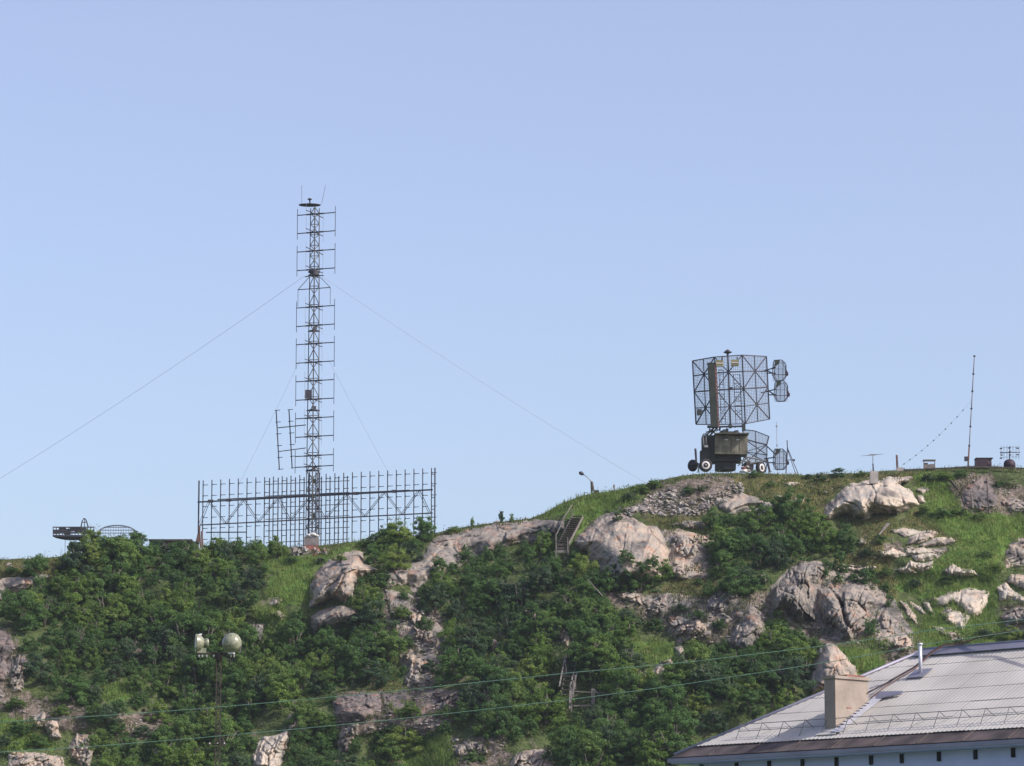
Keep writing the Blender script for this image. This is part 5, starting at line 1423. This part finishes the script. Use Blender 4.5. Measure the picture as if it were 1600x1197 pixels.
# leaning mast with the beaded stay
c = FR(1513, 730, 338)
lm = thing('slim_mast', 'tall thin segmented pale mast leaning slightly right near the right edge', 'mast', c.o)
top = (1522.5, 556); bot = (1512.5, 732)
def lmp(y, dy=0): return c(lin(top[0], bot[0], (y - 556) / 176.0), y, dy)
ys_ = [556, 584, 611, 638, 666, 696, 732]
for a, b in zip(ys_[:-1], ys_[1:]):
    MB().bar(lmp(b), lmp(a), .075 if b > 700 else .045, 8).build('mast_tube', M['rust'] if b > 700 else M['wood'], lm)
    MB().bar(lmp(a + 1.4), lmp(a - .6), .11, 8).build('joint_collar', M['steel'], lm)
MB().box(lmp(717, 0) + Vector((-.22, 0, 0)), (.34, .3, .42)).build('winch', M['steel'], lm)
pts = []
for i in range(25):
    t = i / 24; q = lmp(625).lerp(c(1408, 728, 2), t); q.z -= .9 * 4 * t * (1 - t) * .5; pts.append(q)
sl = MB().path(pts, .007, 4).build('stay_wire', M['wire'], None, c.o); tag(sl, 'thin stay wire with small insulators on the leaning mast', 'stay wire')
for i in range(3, 24, 2): 
    q = pts[i]; d = (pts[i] - pts[i - 1]).normalized() * .07; MB().bar(q - d, q + d, .055, 6).build('insulator', M['steel_grey'], sl)
c = FR(1537, 731, 336)
tk = thing('low_tank', 'low dark round tank on the ridge beside the leaning mast', 'tank', c.o)
m = MB(); m.lathe([(.75, -.1), (.75, .72), (.72, .78), (.05, .80)], 24); m.build('drum', M['maroon'], tk)
MB().box((-.25, -.1, .36), (1.05, 1.3, .72)).build('side_box', M['maroon'], tk); MB().box((0, 0, .83), (1.6, 1.5, .06)).build('lid', M['steel'], tk)
c = FR(1577.5, 731, 336)
ca = thing('curtain_antenna', 'small round-based antenna with a bent frame of dipoles at the right end of the ridge', 'antenna', c.o)
m = MB(); m.lathe([(.55, -.1), (.55, .45), (.42, .68), (.15, .8)], 16); m.build('base_drum', M['maroon'], ca)
MB().bar((0, 0, .7), c(1578, 697), .04, 6).build('stem', M['steel'], ca)
for y, w, r in ((707, 15.5, .035), (699, 14, .012), (714, 14, .012)): MB().bar(c(1578 - w, y + .8, .3), c(1578, y, -.2), r).bar(c(1578, y, -.2), c(1578 + w, y - .2, .3), r).build('cross_bar', M['steel'], ca)
for k in range(7):
    x = 1564 + k * 4.7; MB().bar(c(x, 696.5), c(x, 718), .014).build('dipole', M['steel'], ca)
for x, y in ((1564, 701), (1577, 700), (1590, 700.5), (1565, 711), (1578, 711), (1590, 710.5), (1578, 706), (1565, 707), (1564, 716)): MB().box(c(x, y, -.1), (.22, .1, .10)).build('dipole_hub', M['steel'], ca)
c = FR(1500, 731.5, 334.5)
kb = thing('wooden_kerb', 'long dark low kerb beam along the ridge crest at the right', 'kerb', c.o)
for a, b in ((1405, 1448), (1449, 1490), (1491, 1530), (1531, 1566), (1567, 1602)): MB().bar(c(a, np.interp(a, [1400, 1490, 1530, 1600], [735, 731, 729.5, 732]), 0), c(b, np.interp(b, [1400, 1490, 1530, 1600], [735, 731, 729.5, 732]), 0), .06 + .03 * (1480 < a < 1560)).build('beam', M['wood_dark'], kb)
# thin posts and planks lying about
def stick(name, label, cat, p0, p1, r, mt, raise_=0.12, r2=None):
    a = Vector(ground(*p0).tolist()) + Vector((0, -.35, raise_)); b = Vector(ground(*p1).tolist()) + Vector((0, -.35, raise_))
    o_ = MB().bar((0, 0, 0), b - a, r, 4, r2).build(name, M[mt], None, a); return tag(o_, label, cat)
stick('plank', 'bleached plank lying on the heath left of the pale ledges', 'plank', (1372, 841), (1389, 823), .05, 'wood', .25)
stick('plank', 'grey plank lying parallel just above the bleached plank', 'plank', (1376, 835), (1386, 822), .05, 'wood', .2)
stick('plank', 'dark plank leaning in the grass below the gravelly bank', 'plank', (1485, 756), (1495, 769), .10, 'wood_dark', .25)
c = FR(1546, 805, float(terr(1546, 800)) - .4)
pp = thing('thin_post', 'thin brown post standing upright in the meadow under the tank', 'post', c.o)
MB().bar(c(1545.5, 806), c(1541.5, 747), .055, 6, .045).build('shaft', M['wood_dark'], pp); MB().bar(c(1541.5, 748), c(1529, 741), .018).build('wire_end', M['wire'], pp)
c = FR(1519, 792, float(terr(1519, 790)) - .4)
pp = thing('fence_stub', 'short grey forked stump at the left end of the gravelly bank', 'stump', c.o)
MB().bar(c(1520, 794), c(1517, 768), .10, 6, .06).bar(c(1519, 780), c(1507, 768), .07, 6, .04).build('shaft', M['wood'], pp)
# bent lamp post on the ridge
c = FR(926, 771, float(terr(926, 772)) + .5)
lp2 = thing('street_lamp', 'street lamp with a long thin arm leaning out from a stub post on the ridge', 'street lamp', c.o)
MB().bar(c(924.8, 772), c(924.2, 752.5), .10, 6).build('post', M['wood_dark'], lp2); MB().bar(c(929, 772), c(925.5, 753), .08, 6).build('post', M['wood'], lp2)
MB().path([c(924.5, 753), c(918, 746), c(912, 741.5)], .035, 6).build('arm', M['steel_grey'], lp2)
m = MB(); m.lathe([(.05, -.2), (.16, -.05), (.18, .2), (.05, .32)], 10, Matrix.Translation(c(909.5, 740.3)) @ Matrix.Rotation(math.radians(-63), 4, 'Y')); m.build('lamp_head', M['steel'], lp2)
MB().box(c(932.5, 768), (.35, .3, .25)).build('anchor_block', M['wood_dark'], lp2)
tag(MB().bar((0, 0, 0), (0, 0, .7), .05, 6).box((0, 0, .62), (.14, .12, .16)).build('marker_peg', M['rust'], None, Vector(ground(959.5, 769).tolist()) + Vector((0, 0, 0))), 'tiny marker peg on the grassy ridge right of the street lamp', 'peg')

# ------------------------------------------------------------------ wooden stairs
def stairs(label, TL, TR, BL, BR, n, lift, group, rails, posts, mt='wood'):
    """corners in picture directions, lying on the slope"""
    Yt = float(terr((TL[0] + TR[0]) / 2, (TL[1] + TR[1]) / 2)) - lift[0]; Yb = float(terr((BL[0] + BR[0]) / 2, (BL[1] + BR[1]) / 2)) - lift[1]
    o_ = PV(BL[0], BL[1], Yb); s = thing('wooden_stairs', label, 'stairs', o_, 0, group)
    tl, tr, bl, br = PV(*TL, Yt) - o_, PV(*TR, Yt) - o_, PV(*BL, Yb) - o_, PV(*BR, Yb) - o_
    for a, b in ((bl, tl), (br, tr)):
        d = (b - a).normalized(); up = Vector((0, 0, .12))
        MB().slab([a - up, b - up, b + up, a + up], .09).build('stringer', M['wood_dark'] if False else M[mt], s)
    for k in range(n):
        t = (k + .5) / n; a = bl.lerp(tl, t); b = br.lerp(tr, t)
        MB().box((a + b) / 2 + Vector((0, -.05, .10)), ((b - a).length * 1.04, .42, .06), Matrix.Rotation(math.atan2((b - a).y, (b - a).x), 3, 'Z')).build('tread', M['wood_dark'], s)
    for (x0, y0, x1, y1, r, mm) in rails:
        Ym = lambda y: lin(Yt, Yb, (y - TL[1]) / (BL[1] - TL[1])) - .25
        MB().bar(PV(x0, y0, Ym(y0)) - o_, PV(x1, y1, Ym(y1)) - o_, r, 4).build('handrail', M[mm], s)
    for (x, y, h, r) in posts:
        Yp = lin(Yt, Yb, (y - TL[1]) / (BL[1] - TL[1])) - .2
        p = PV(x, y, Yp) - o_; MB().bar(p - Vector((0, 0, .5)), p + Vector((0, 0, h)), r).build('post', M['wood'], s)
    return s, o_, Yt, Yb
s_, o_, Yt, Yb = stairs('weathered wooden stairs running up to the grassy crest left of the smooth dome', (894, 806), (910, 808), (872, 850), (888, 850), 13, (.4, 1.6), 'wooden stairs up the hill',
    [(879, 812, 894, 789, .035, 'wood'), (868, 838, 881, 812, .03, 'wood')], [(869, 868, 2.0, .05), (887, 852, .7, .04), (894, 808, .7, .035), (881, 822, .8, .035)])
for y, mt_ in ((851.5, 'wood_dark'), (857, 'wood_dark'), (862, 'wood')): MB().bar(PV(870, y, Yb - .2) - o_, PV(889, y - .5, Yb - .2) - o_, .11).build('landing_beam', M[mt_], s_)
for x in (871, 888): MB().bar(PV(x, 850, Yb - .1) - o_, PV(x, 884, Yb - .1) - o_, .07).build('trestle_leg', M['wood'], s_)
s_, o_, Yt, Yb = stairs('lower wooden stairs half buried in bushes beneath the centre of the slope', (888, 1012), (902, 1014), (876, 1090), (892, 1092), 11, (1.2, 2.4), 'wooden stairs up the hill',
    [(883, 1026, 874, 1073, .05, 'wood'), (901, 1034, 891, 1072, .05, 'wood'), (891, 1072, 890, 1108, .055, 'wood'), (883, 1028, 885, 1052, .04, 'wood'), (903, 1040, 895, 1086, .05, 'wood')], [(893, 1104, 1.6, .06), (896, 1080, .9, .07), (899, 1068, .7, .06)], 'wood_dark')
Yf = Yb - .4; fo = PV(910, 1105, Yf); fe = thing('rail_fence', 'broken grey rail fence right of the foot of the lower stairs', 'fence', fo)
for x0, y0, x1, y1, r in ((893, 1080, 960, 1084, .035), (896, 1103, 930, 1102, .06), (926, 1076, 938, 1086, .05)): MB().bar(PV(x0, y0, Yf) - fo, PV(x1, y1, Yf) - fo, r).build('rail', M['wood'], fe)
for x, y0, y1 in ((925, 1076, 1108), (928, 1080, 1110), (948, 1084, 1110)): MB().bar(PV(x, y0, Yf) - fo, PV(x + .5, y1, Yf) - fo, .06).build('post', M['wood'], fe)
for k, (x0, y0, x1, y1, lab) in enumerate(((1020, 1147, 1030, 1170, 'pale dead pole leaning in the thicket left of the roof corner'), (1032, 1143, 1046, 1173, 'second pale dead pole leaning nearest the roof corner'), (918, 905, 942, 932, 'grey fallen pole among the bushes below the upper stairs'))):
    Y_ = float(terr(x1, y1)) - 3.0; a = PV(x0, y0, Y_ + .4); b = PV(x1, y1, Y_)
    tag(MB().bar((0, 0, 0), a - b, .05, 5, .035).build('dead_pole', M['wood'], None, b), lab, 'pole', 'dead poles among the bushes')
# ------------------------------------------------------------------ building with the corrugated hip roof
TH_ = math.radians(47)
HA = PV(1046, 1186, 108.0)
HX = Vector((math.cos(TH_), -math.sin(TH_), 0)); HN = Vector((math.sin(TH_), math.cos(TH_), 0))
hs = thing('building', 'pale blue building with a light corrugated hip roof in the lower right corner', 'building', (HA.x, HA.y, 0), -TH_)
HZ = HA.z; L_, W2 = 26.0, 5.3; SL = math.tan(math.radians(30.0))
# local axes: x along the eaves, y up the front slope
M['sheet'] = mat('asbestos_cement_sheet', (0.50, 0.482, 0.44), 0.9, 0, 0.1, 0.45, bump=0.1, dirt=(0.38, 0.365, 0.33))
M['eave_tin'] = mat('rusty_eave_tin', (0.085, 0.068, 0.062), 0.7, 0.0, 0.5, 1.6, dirt=(0.035, 0.03, 0.03))
M['wall_blue'] = mat('pale_blue_plaster', (0.50, 0.56, 0.84), 0.9, 0, 0.06, 1.0, bump=0.1)
M['ridge_tin'] = mat('ridge_tin', (0.24, 0.24, 0.30), 0.5, 0.3, 0.15, 1.0)
M['vent_dark'] = mat('dark_vent', (0.03, 0.03, 0.035), 0.9)
M['chimney'] = mat('chimney_plaster', (0.29, 0.25, 0.21), 0.9, 0, 0.18, 1.6, bump=0.3)
M['pipe'] = mat('vent_pipe_metal', (0.50, 0.52, 0.58), 0.4, 0.2, 0.1, 2)
def HP(x, y, dz=0.0):                                    # on the front roof plane
    return Vector((x, y, HZ + y * SL + dz))
PIT = 0.155
def sheet(x0, x1, y0, y1, dz, tilt=.03, face=0, mt='sheet'):
    """one corrugated sheet, trimmed along the hip"""
    n = max(2, int(round((x1 - x0) / PIT * 6))); vs = []; fs = []; ncol = []
    for i in range(n + 1):
        x = x0 + (x1 - x0) * i / n
        hi = min(y1, x - .02, L_ - x - .02)
        if hi <= y0 + .03: ncol.append(None); continue
        w = .0065 * math.cos(2 * math.pi * x / PIT)
        b = len(vs)
        for yy, tz_ in ((y0, dz + w + tilt), (hi, dz + w)):
            p = HP(x, yy, tz_); vs.append(p)
        vs.append(HP(x, y0, dz + w + tilt)); vs.append(HP(x, y0 + .004, dz + w + tilt - .014))
        ncol.append(b)
    for a, b in zip(ncol[:-1], ncol[1:]):
        if a is None or b is None: continue
        fs += [(a, b, b + 1, a + 1), (a + 2, a + 3, b + 3, b + 2)]
    if face == 1:                                        # the left hip face: mirror across the hip line
        vs = [Vector((v.y, v.x, HZ + v.x * SL + (v.z - HZ - v.y * SL))) if True else v for v in vs]
        vs = [Vector((v.x, v.y, HZ + v.x * SL + (v.z - HZ - v.x * SL))) for v in vs]
    if not fs: return None
    m = MB(); m.add(vs, fs, True); return m
rf = obj('roof', None, hs)
rj = random.Random(5)
rows_ = [0.62, 1.45, 2.25, 3.05, 3.85, 4.6, 5.3]
for r_, (y0, y1) in enumerate(zip(rows_[:-1], rows_[1:])):
    x = 0.0
    while x < L_:
        m = sheet(x, min(x + 1.085, L_), y0 - .10, y1, .06 + rj.uniform(0, .004), .014 + rj.uniform(-.006, .006))
        if m: m.build('roof_sheet', M['sheet'], rf)
        x += 1.085
for r_, (y0, y1) in enumerate(zip(rows_[:-1], rows_[1:])):
    x = 0.0
    while x < 2 * W2:
        m = MB(); n = 40; vs = []; fs = []; okc = []
        for i in range(n + 1):
            yy = x + 1.085 * i / n; lim = min(yy, 2 * W2 - yy) - .10
            hi = min(y1, max(lim, -1)); w = .030 * math.cos(2 * math.pi * yy / PIT)
            okc.append(hi > y0 + .02)
            vs += [Vector((y0 - .1, yy, HZ + (y0 - .1) * SL + .095 + w)), Vector((hi, yy, HZ + hi * SL + .06 + w))]
        for i in range(n):
            if okc[i] and okc[i + 1]: fs.append((2 * i, 2 * i + 1, 2 * i + 3, 2 * i + 2))
        if not fs:
            x += 1.085; continue
        m.add(vs, fs, True)
        if x + 1.085 > y0 and x < 2 * W2 - y0: m.build('roof_sheet', M['sheet'], rf)
        x += 1.085
# rear slope and right end close the roof
m = MB(); R0 = Vector((W2, W2, HZ + W2 * SL)); R1 = Vector((L_ - W2, W2, HZ + W2 * SL))
m.add([R0, R1, Vector((L_, 2 * W2, HZ)), Vector((0, 2 * W2, HZ)), Vector((L_, 0, HZ))], [(0, 1, 2, 3), (1, 4, 2)]); m.build('rear_slope', M['sheet'], rf)
m = MB(); m.add([Vector((0, 0, HZ - .03)), Vector((L_, 0, HZ - .03)), Vector((L_ - W2, W2, HZ + W2 * SL - .05)), Vector((W2, W2, HZ + W2 * SL - .05)), Vector((0, 2 * W2, HZ - .03))], [(0, 1, 2, 3), (0, 3, 4)])
m.build('roof_boarding', M['wood_dark'], rf)
# ridge and hip caps
def cap(a, b, r): 
    return MB().path([a, b], r, 8)
cap(HP(.1, .1, .06), HP(W2, W2, .11), .055).build('hip_cap', M['ridge_tin'], rf)
MB().slab([HP(W2 - .1, W2 - .34, .13), HP(L_ - W2, W2 - .34, .13), HP(L_ - W2, W2 + .02, .15), HP(W2 - .1, W2 + .02, .15)], .02).build('ridge_flashing', M['ridge_tin'], rf)
cap(R0 + Vector((0, 0, .13)), R1 + Vector((0, 0, .13)), .07).build('ridge_cap', M['ridge_tin'], rf)
# eave tin sheets
x = 0.0; k = 0
while x < L_:
    xe = min(x + 1.6, L_)
    a = max(x, .02)
    m = MB(); m.slab([HP(a, .02, .02), HP(xe - .01, .02, .02), HP(min(xe - .01, L_ - .6), .60, .02), HP(max(a, .60), .60, .02)], .012)
    m.bar(HP(xe - .02, .02, .045), HP(xe - .02, .58, .045), .014)
    m.build('eave_sheet', M['eave_tin'], rf); x += 1.6
x = 0.6
m = MB(); m.slab([Vector((.02, .02, HZ + .02)), Vector((.60, .62, HZ + .60 * SL + .02)), Vector((.60, 2 * W2 - .62, HZ + .60 * SL + .02)), Vector((.02, 2 * W2 - .02, HZ + .02))], -.012); m.build('eave_sheet', M['eave_tin'], rf)
# fascia and gutter edge
MB().box((L_ / 2, -.02, HZ - .05), (L_ + .08, .05, .12)).build('fascia', M['ridge_tin'], hs)
MB().box((-.02, W2, HZ - .05), (.05, 2 * W2, .12)).build('fascia', M['ridge_tin'], hs)
MB().box((L_ / 2, .36, HZ - .12), (L_ - .1, .70, .04)).build('soffit', M['wall_blue'], hs)
MB().box((.36, W2, HZ - .13), (.70, 2 * W2 - .1, .03)).build('soffit', M['wall_blue'], hs)
# walls
w = MB(); w.box((L_ / 2, .75, HZ / 2 - .06), (L_ - 1.3, .25, HZ - .12)).box((.75, W2, HZ / 2 - .06), (.25, 2 * W2 - 1.76, HZ - .12)).box((L_ / 2, 2 * W2 - .75, HZ / 2 - .06), (L_ - 1.3, .25, HZ - .12)).box((L_ - .75, W2, HZ / 2 - .06), (.25, 2 * W2 - 1.76, HZ - .12))
w.build('wall', M['wall_blue'], hs)
vx = [1090, 1145, 1196, 1248, 1301, 1355, 1403, 1461, 1518, 1577]
def xloc(px):                                            # where the direction px meets the wall plane
    lo, hi = 0.0, 26.0
    for _ in range(40):
        mid = (lo + hi) / 2; p = HA + HX * mid + HN * .45; q = p.x / (p.y * CP + (p.z - CAMZ) * SP) * FPX + CX
        if q < px: lo = mid
        else: hi = mid
    return lo
bl = [xloc(a) for a in vx] + [xloc(1577) + 1.35 * k for k in range(1, 8)]
for b in bl:
    v = MB().box((b, .61, HZ - .30), (.12, .06, .26)).build('wall_vent', M['vent_dark'], hs)
    MB().box((b, .60, HZ - .155), (.16, .08, .025)).build('vent_lintel', M['wall_blue'], v)
# snow guard
sg = obj('snow_guard', None, rf)
for dz in (.16, .36):
    MB().bar(HP(1.9, .95, dz + .06), HP(L_ - 1.9, .95, dz + .06), .011, 6).build('rail', M['steel_grey'], sg)
x = 2.0
while x < L_ - 2.1:
    MB().bar(HP(x, .74, .09), HP(x + .04, .95, .44), .012, 5).bar(HP(x + .04, .95, .44), HP(x + .18, 1.16, .09), .012, 5).build('bracket', M['steel_grey'], sg); x += .84
# chimney: where the direction (1306,1143) meets the roof
def roofhit(px, py):
    d = (PV(px, py, 100.0) - Vector((0, 0, CAMZ))); 
    best = None
    n_ = HX.cross(HN); pn = (HN * (-SL) + Vector((0, 0, 1))); t = (HA - Vector((0, 0, CAMZ))).dot(pn) / d.dot(pn)
    q = Vector((0, 0, CAMZ)) + d * t - HA; return q.dot(HX), q.dot(HN)
chx, chy = roofhit(1306, 1146)
cw, cl = .42, 1.42
zb = HP(chx, chy).z - HZ; ct = None
# height so that the top meets the direction py 1060
pc = HA + HX * chx + HN * chy
ztop = CAMZ + pc.y * math.tan(PITCH + math.atan((CY - 1060) / FPX))
ch = thing('chimney', 'x', 'x', (0, 0, 0)); bpy.data.objects.remove(ch)
cs = obj('chimney', None, rf)
x0, x1, y0, y1 = chx - cw, chx, chy, chy + cl
M_ = MB()
zlo = HP(0, y0).z - .3
M_.box(((x0 + x1) / 2, (y0 + y1) / 2, (zlo + ztop) / 2), (cw, cl, ztop - zlo)).build('stack', M['chimney'], cs)
MB().box(((x0 + x1) / 2, (y0 + y1) / 2, ztop + .045), (cw + .10, cl + .10, .085)).build('cap_slab', M['chimney'], cs)
MB().box(((x0 + x1) / 2, (y0 + y1) / 2 + .2, ztop + .115), (cw - .04, .75, .05)).build('brick_layer', M['brick'], cs)
MB().box((x1 + .004, y0 + .58, (zlo + ztop) / 2 + .12), (.012, .22, .03)).build('exposed_brick', M['brick'], cs)
fl = MB(); 
for k in range(10):
    yy = y0 + .05 + k * .14; fl.box((x1 + .07, yy, HP(0, yy).z + .14), (.12, .05, .07))
fl.build('flashing_fingers', M['vent_dark'], cs)
MB().slab([HP(x1 + .02, y0 - .2, .16), HP(x1 + .34, y0 - .2, .12), HP(x1 + .34, y1 + .25, .12), HP(x1 + .02, y1 + .25, .16)], .012).build('flashing', M['pipe'], cs)
MB().slab([HP(x0 - .15, y0 - .25, .10), HP(x1 + .2, y0 - .25, .10), HP(x1 + .2, y0 - .02, .14), HP(x0 - .15, y0 - .02, .14)], .012).build('flashing', M['sheet'], cs)
MB().slab([HP(x1 + .02, y1 + .1, .13), HP(x1 + .95, y1 + .35, .13), HP(x1 + .95, y1 + .45, .16), HP(x1 + .02, y1 + .5, .17)], .02).build('saddle', M['ridge_tin'], cs)
# vent pipe
px_, py_ = roofhit(1438.5, 1058)
MB().bar(HP(px_, py_, .0), HP(px_, py_, .93), .055, 14).bar(HP(px_, py_, .93), HP(px_, py_, .99), .075, 14).build('vent_pipe', M['pipe'], rf)
MB().slab([HP(px_ - .35, py_ - .25, .12), HP(px_ + .3, py_ - .25, .12), HP(px_ + .3, py_ + .2, .13), HP(px_ - .35, py_ + .2, .13)], .012).build('pipe_flashing', M['ridge_tin'], rf)
# service cable over the roof; the second, reddish strand imitates its shadow line
def world(v): return (Matrix.Translation((HA.x, HA.y, 0)) @ Matrix.Rotation(-TH_, 4, 'Z')) @ v
for k, off in enumerate((0.0, .16)):
    a = world(Vector((x1 + .05, y1 - .05 + off * .5, HP(0, y1).z + .42 - off)))
    Yh = a.y
    pts = [a]
    for (px, py) in ((1385, 1074 + 4 * k), (1405, 1062 + 4 * k), (1430, 1048 + 3.5 * k), (1456, 1034 + 2.5 * k), (1476, 1023 + 1.5 * k)):
        lx, ly = roofhit(px, py); pts.append(world(HP(lx, ly, .12 if px < 1450 else .30)))
    Yh = pts[-1].y
    for (px, py, Yq) in ((1503, 1006, Yh - .3), (1530, 995.5, Yh - .9), (1560, 989, Yh - 1.6), (1600, 984, Yh - 2.4), (1700, 972, Yh - 5)): pts.append(PV(px, py, Yq))
    o0 = pts[0]
    tag(MB().path([p - o0 for p in pts], .024 - .008 * k, 6).build('service_cable_and_shadow', M['cable_dark'] if k == 0 else M['rust'], None, o0), ['thick dark service cable rising from the chimney over the roof', 'thin reddish strand imitating the shadow line below the thick service cable'][k], 'cable', 'service cables over the roof')
# green overhead lines
for k, (pp_, lab) in enumerate((([(-200, 1139), (0, 1128.5), (150, 1119), (300, 1108.5), (450, 1095.5), (600, 1081.5), (750, 1066), (900, 1050.5), (1073, 1035), (1315, 1006), (1450, 985.5), (1600, 968), (1800, 940)], 'upper green overhead wire crossing the whole slope'),
    ([(-200, 1187), (0, 1175.5), (150, 1166), (300, 1154), (450, 1140.5), (600, 1126), (750, 1109.5), (900, 1092), (1037, 1074), (1293, 1035), (1450, 1006.5), (1600, 984.5), (1800, 952)], 'lower green overhead wire crossing the whole slope'))):
    pts = [PV(a, b, 88.0 - k * 1.2) for a, b in pp_]; o0 = pts[5]
    tag(MB().path([p - o0 for p in pts], .0085, 5).build('overhead_wire', M['cable_green'], None, o0), lab, 'wire', 'green overhead wires')

# ------------------------------------------------------------------ floodlight pole
M['lamp_green'] = mat('pale_green_enamel', (0.24, 0.255, 0.18), 0.35, 0.0, 0.25, 16, dirt=(0.13, 0.145, 0.09), spec=0.6)
c = FR(342, 1022, 95.0)
fp = thing('lattice_pole', 'dark slender lattice pole carrying two pale green floodlights', 'pole', (c.o.x, c.o.y, 0))
Hc = c.o.z
def C(px, py, dy=0.0): v = c(px, py, dy); v.z += Hc; return v
for dx, dy in ((-.055, -.055), (.055, -.055), (.055, .055), (-.055, .055)): MB().bar((dx, dy, -.3), (dx, dy, Hc + .0), .010).build('pole_leg', M['wood_dark'], fp)
m = MB(); z = 0.1; s_ = 1
while z < Hc - .2:
    for (a, b) in (((-.055, -.06), (.055, -.06)), ((.06, -.055), (.06, .055)), ((.055, .06), (-.055, .06)), ((-.06, .055), (-.06, -.055))):
        p, q = (a, b) if s_ > 0 else (b, a); m.bar((*p, z), (*q, z + .16), .007)
    z += .16; s_ = -s_
m.build('pole_lacing', M['wood_dark'], fp)
MB().box(C(338, 1021.5), (1.02, .07, .045)).build('cross_arm', M['wood_dark'], fp)
MB().box(C(339, 1163), (.46, .05, .035)).build('cross_arm', M['wood_dark'], fp)
for x in (311, 316, 323, 334, 361, 365.5): MB().bar(C(x, 1022.5), C(x, 1027), .03, 8, .018).build('insulator', M['white'], fp)
for x in (327.5, 339.5, 350.5): MB().bar(C(x, 1164), C(x, 1160.5), .022, 8, .016).build('insulator', M['white'], fp)
MB().bar(C(342, 1022), C(342, 1034), .09, 8).build('pole_head', M['wood_dark'], fp)
def flood(px, py, label, aim, tilt, s, grp='floodlights on the lattice pole'):
    f = thing('floodlight', label, 'floodlight', Vector((c.o.x, c.o.y, 0)) + C(px, py), aim, grp)
    T_ = Matrix.Rotation(tilt, 4, 'X') @ Matrix.Rotation(math.radians(90), 4, 'X')
    # opening faces local -Y
    R_ = .262 * s; prof = [(R_, .0), (R_ * 1.02, -.012), (R_, -.03)] + [(R_ * math.cos(t) , -.03 - R_ * .98 * math.sin(t)) for t in [i * math.pi / 2 / 9 for i in range(1, 9)]] + [(.02, -.03 - R_ * .98)]
    MB().lathe(prof, 28, T_).build('reflector_shell', M['lamp_green'], f)
    return f, T_
# right lamp: the round back of the shell towards the viewer
f, T_ = flood(363.5, 1004.5, 'round backed pale green floodlight on the right end of the cross arm', math.radians(158), math.radians(-10), 1.0)
MB().box((0, .05, -.27), (.16, .10, .06)).build('bracket', M['white'], f)
MB().bar((-.27, 0, 0), (-.22, .02, -.27), .012, 5).bar((.27, 0, 0), (.22, .02, -.27), .012, 5).build('yoke', M['steel_grey'], f)
# left lamp: seen from the side, opening to the left
f, T_ = flood(305.5, 1004.5, 'pale green floodlight seen from the side on the left end of the cross arm', math.radians(-80), 0, .9)
for ch_ in list(f.children): bpy.data.objects.remove(ch_)
R_ = .235; prof = [(R_, .0), (R_ * 1.03, -.012), (R_, -.03), (R_ * .95, -.08), (R_ * .8, -.14), (R_ * .62, -.19), (R_ * .42, -.225)]
MB().lathe([(.02, -.02)] + [(R_ * .98, -.001)] + prof + [(.02, -.235)], 28, T_).build('reflector_shell', M['lamp_green'], f)
MB().lathe([(.08, -.22), (.115, -.24), (.12, -.31), (.105, -.345), (.02, -.35)], 18, T_).build('lamp_can', M['lamp_green'], f)
MB().add([(-.06, -.02, -.12), (-.06, .28, -.14), (-.06, .28, -.26), (-.06, -.02 + .06, -.26), (.06, -.02, -.12), (.06, .28, -.14), (.06, .28, -.26), (.06, .04, -.26)], [(0, 1, 2, 3), (7, 6, 5, 4), (0, 4, 5, 1), (1, 5, 6, 2), (2, 6, 7, 3), (3, 7, 4, 0)]).build('mount_plate', M['lamp_green'], f)
MB().bar((0, .06, R_ * .85), (0, .16, R_ * .95), .025, 6).build('hinge', M['white'], f)
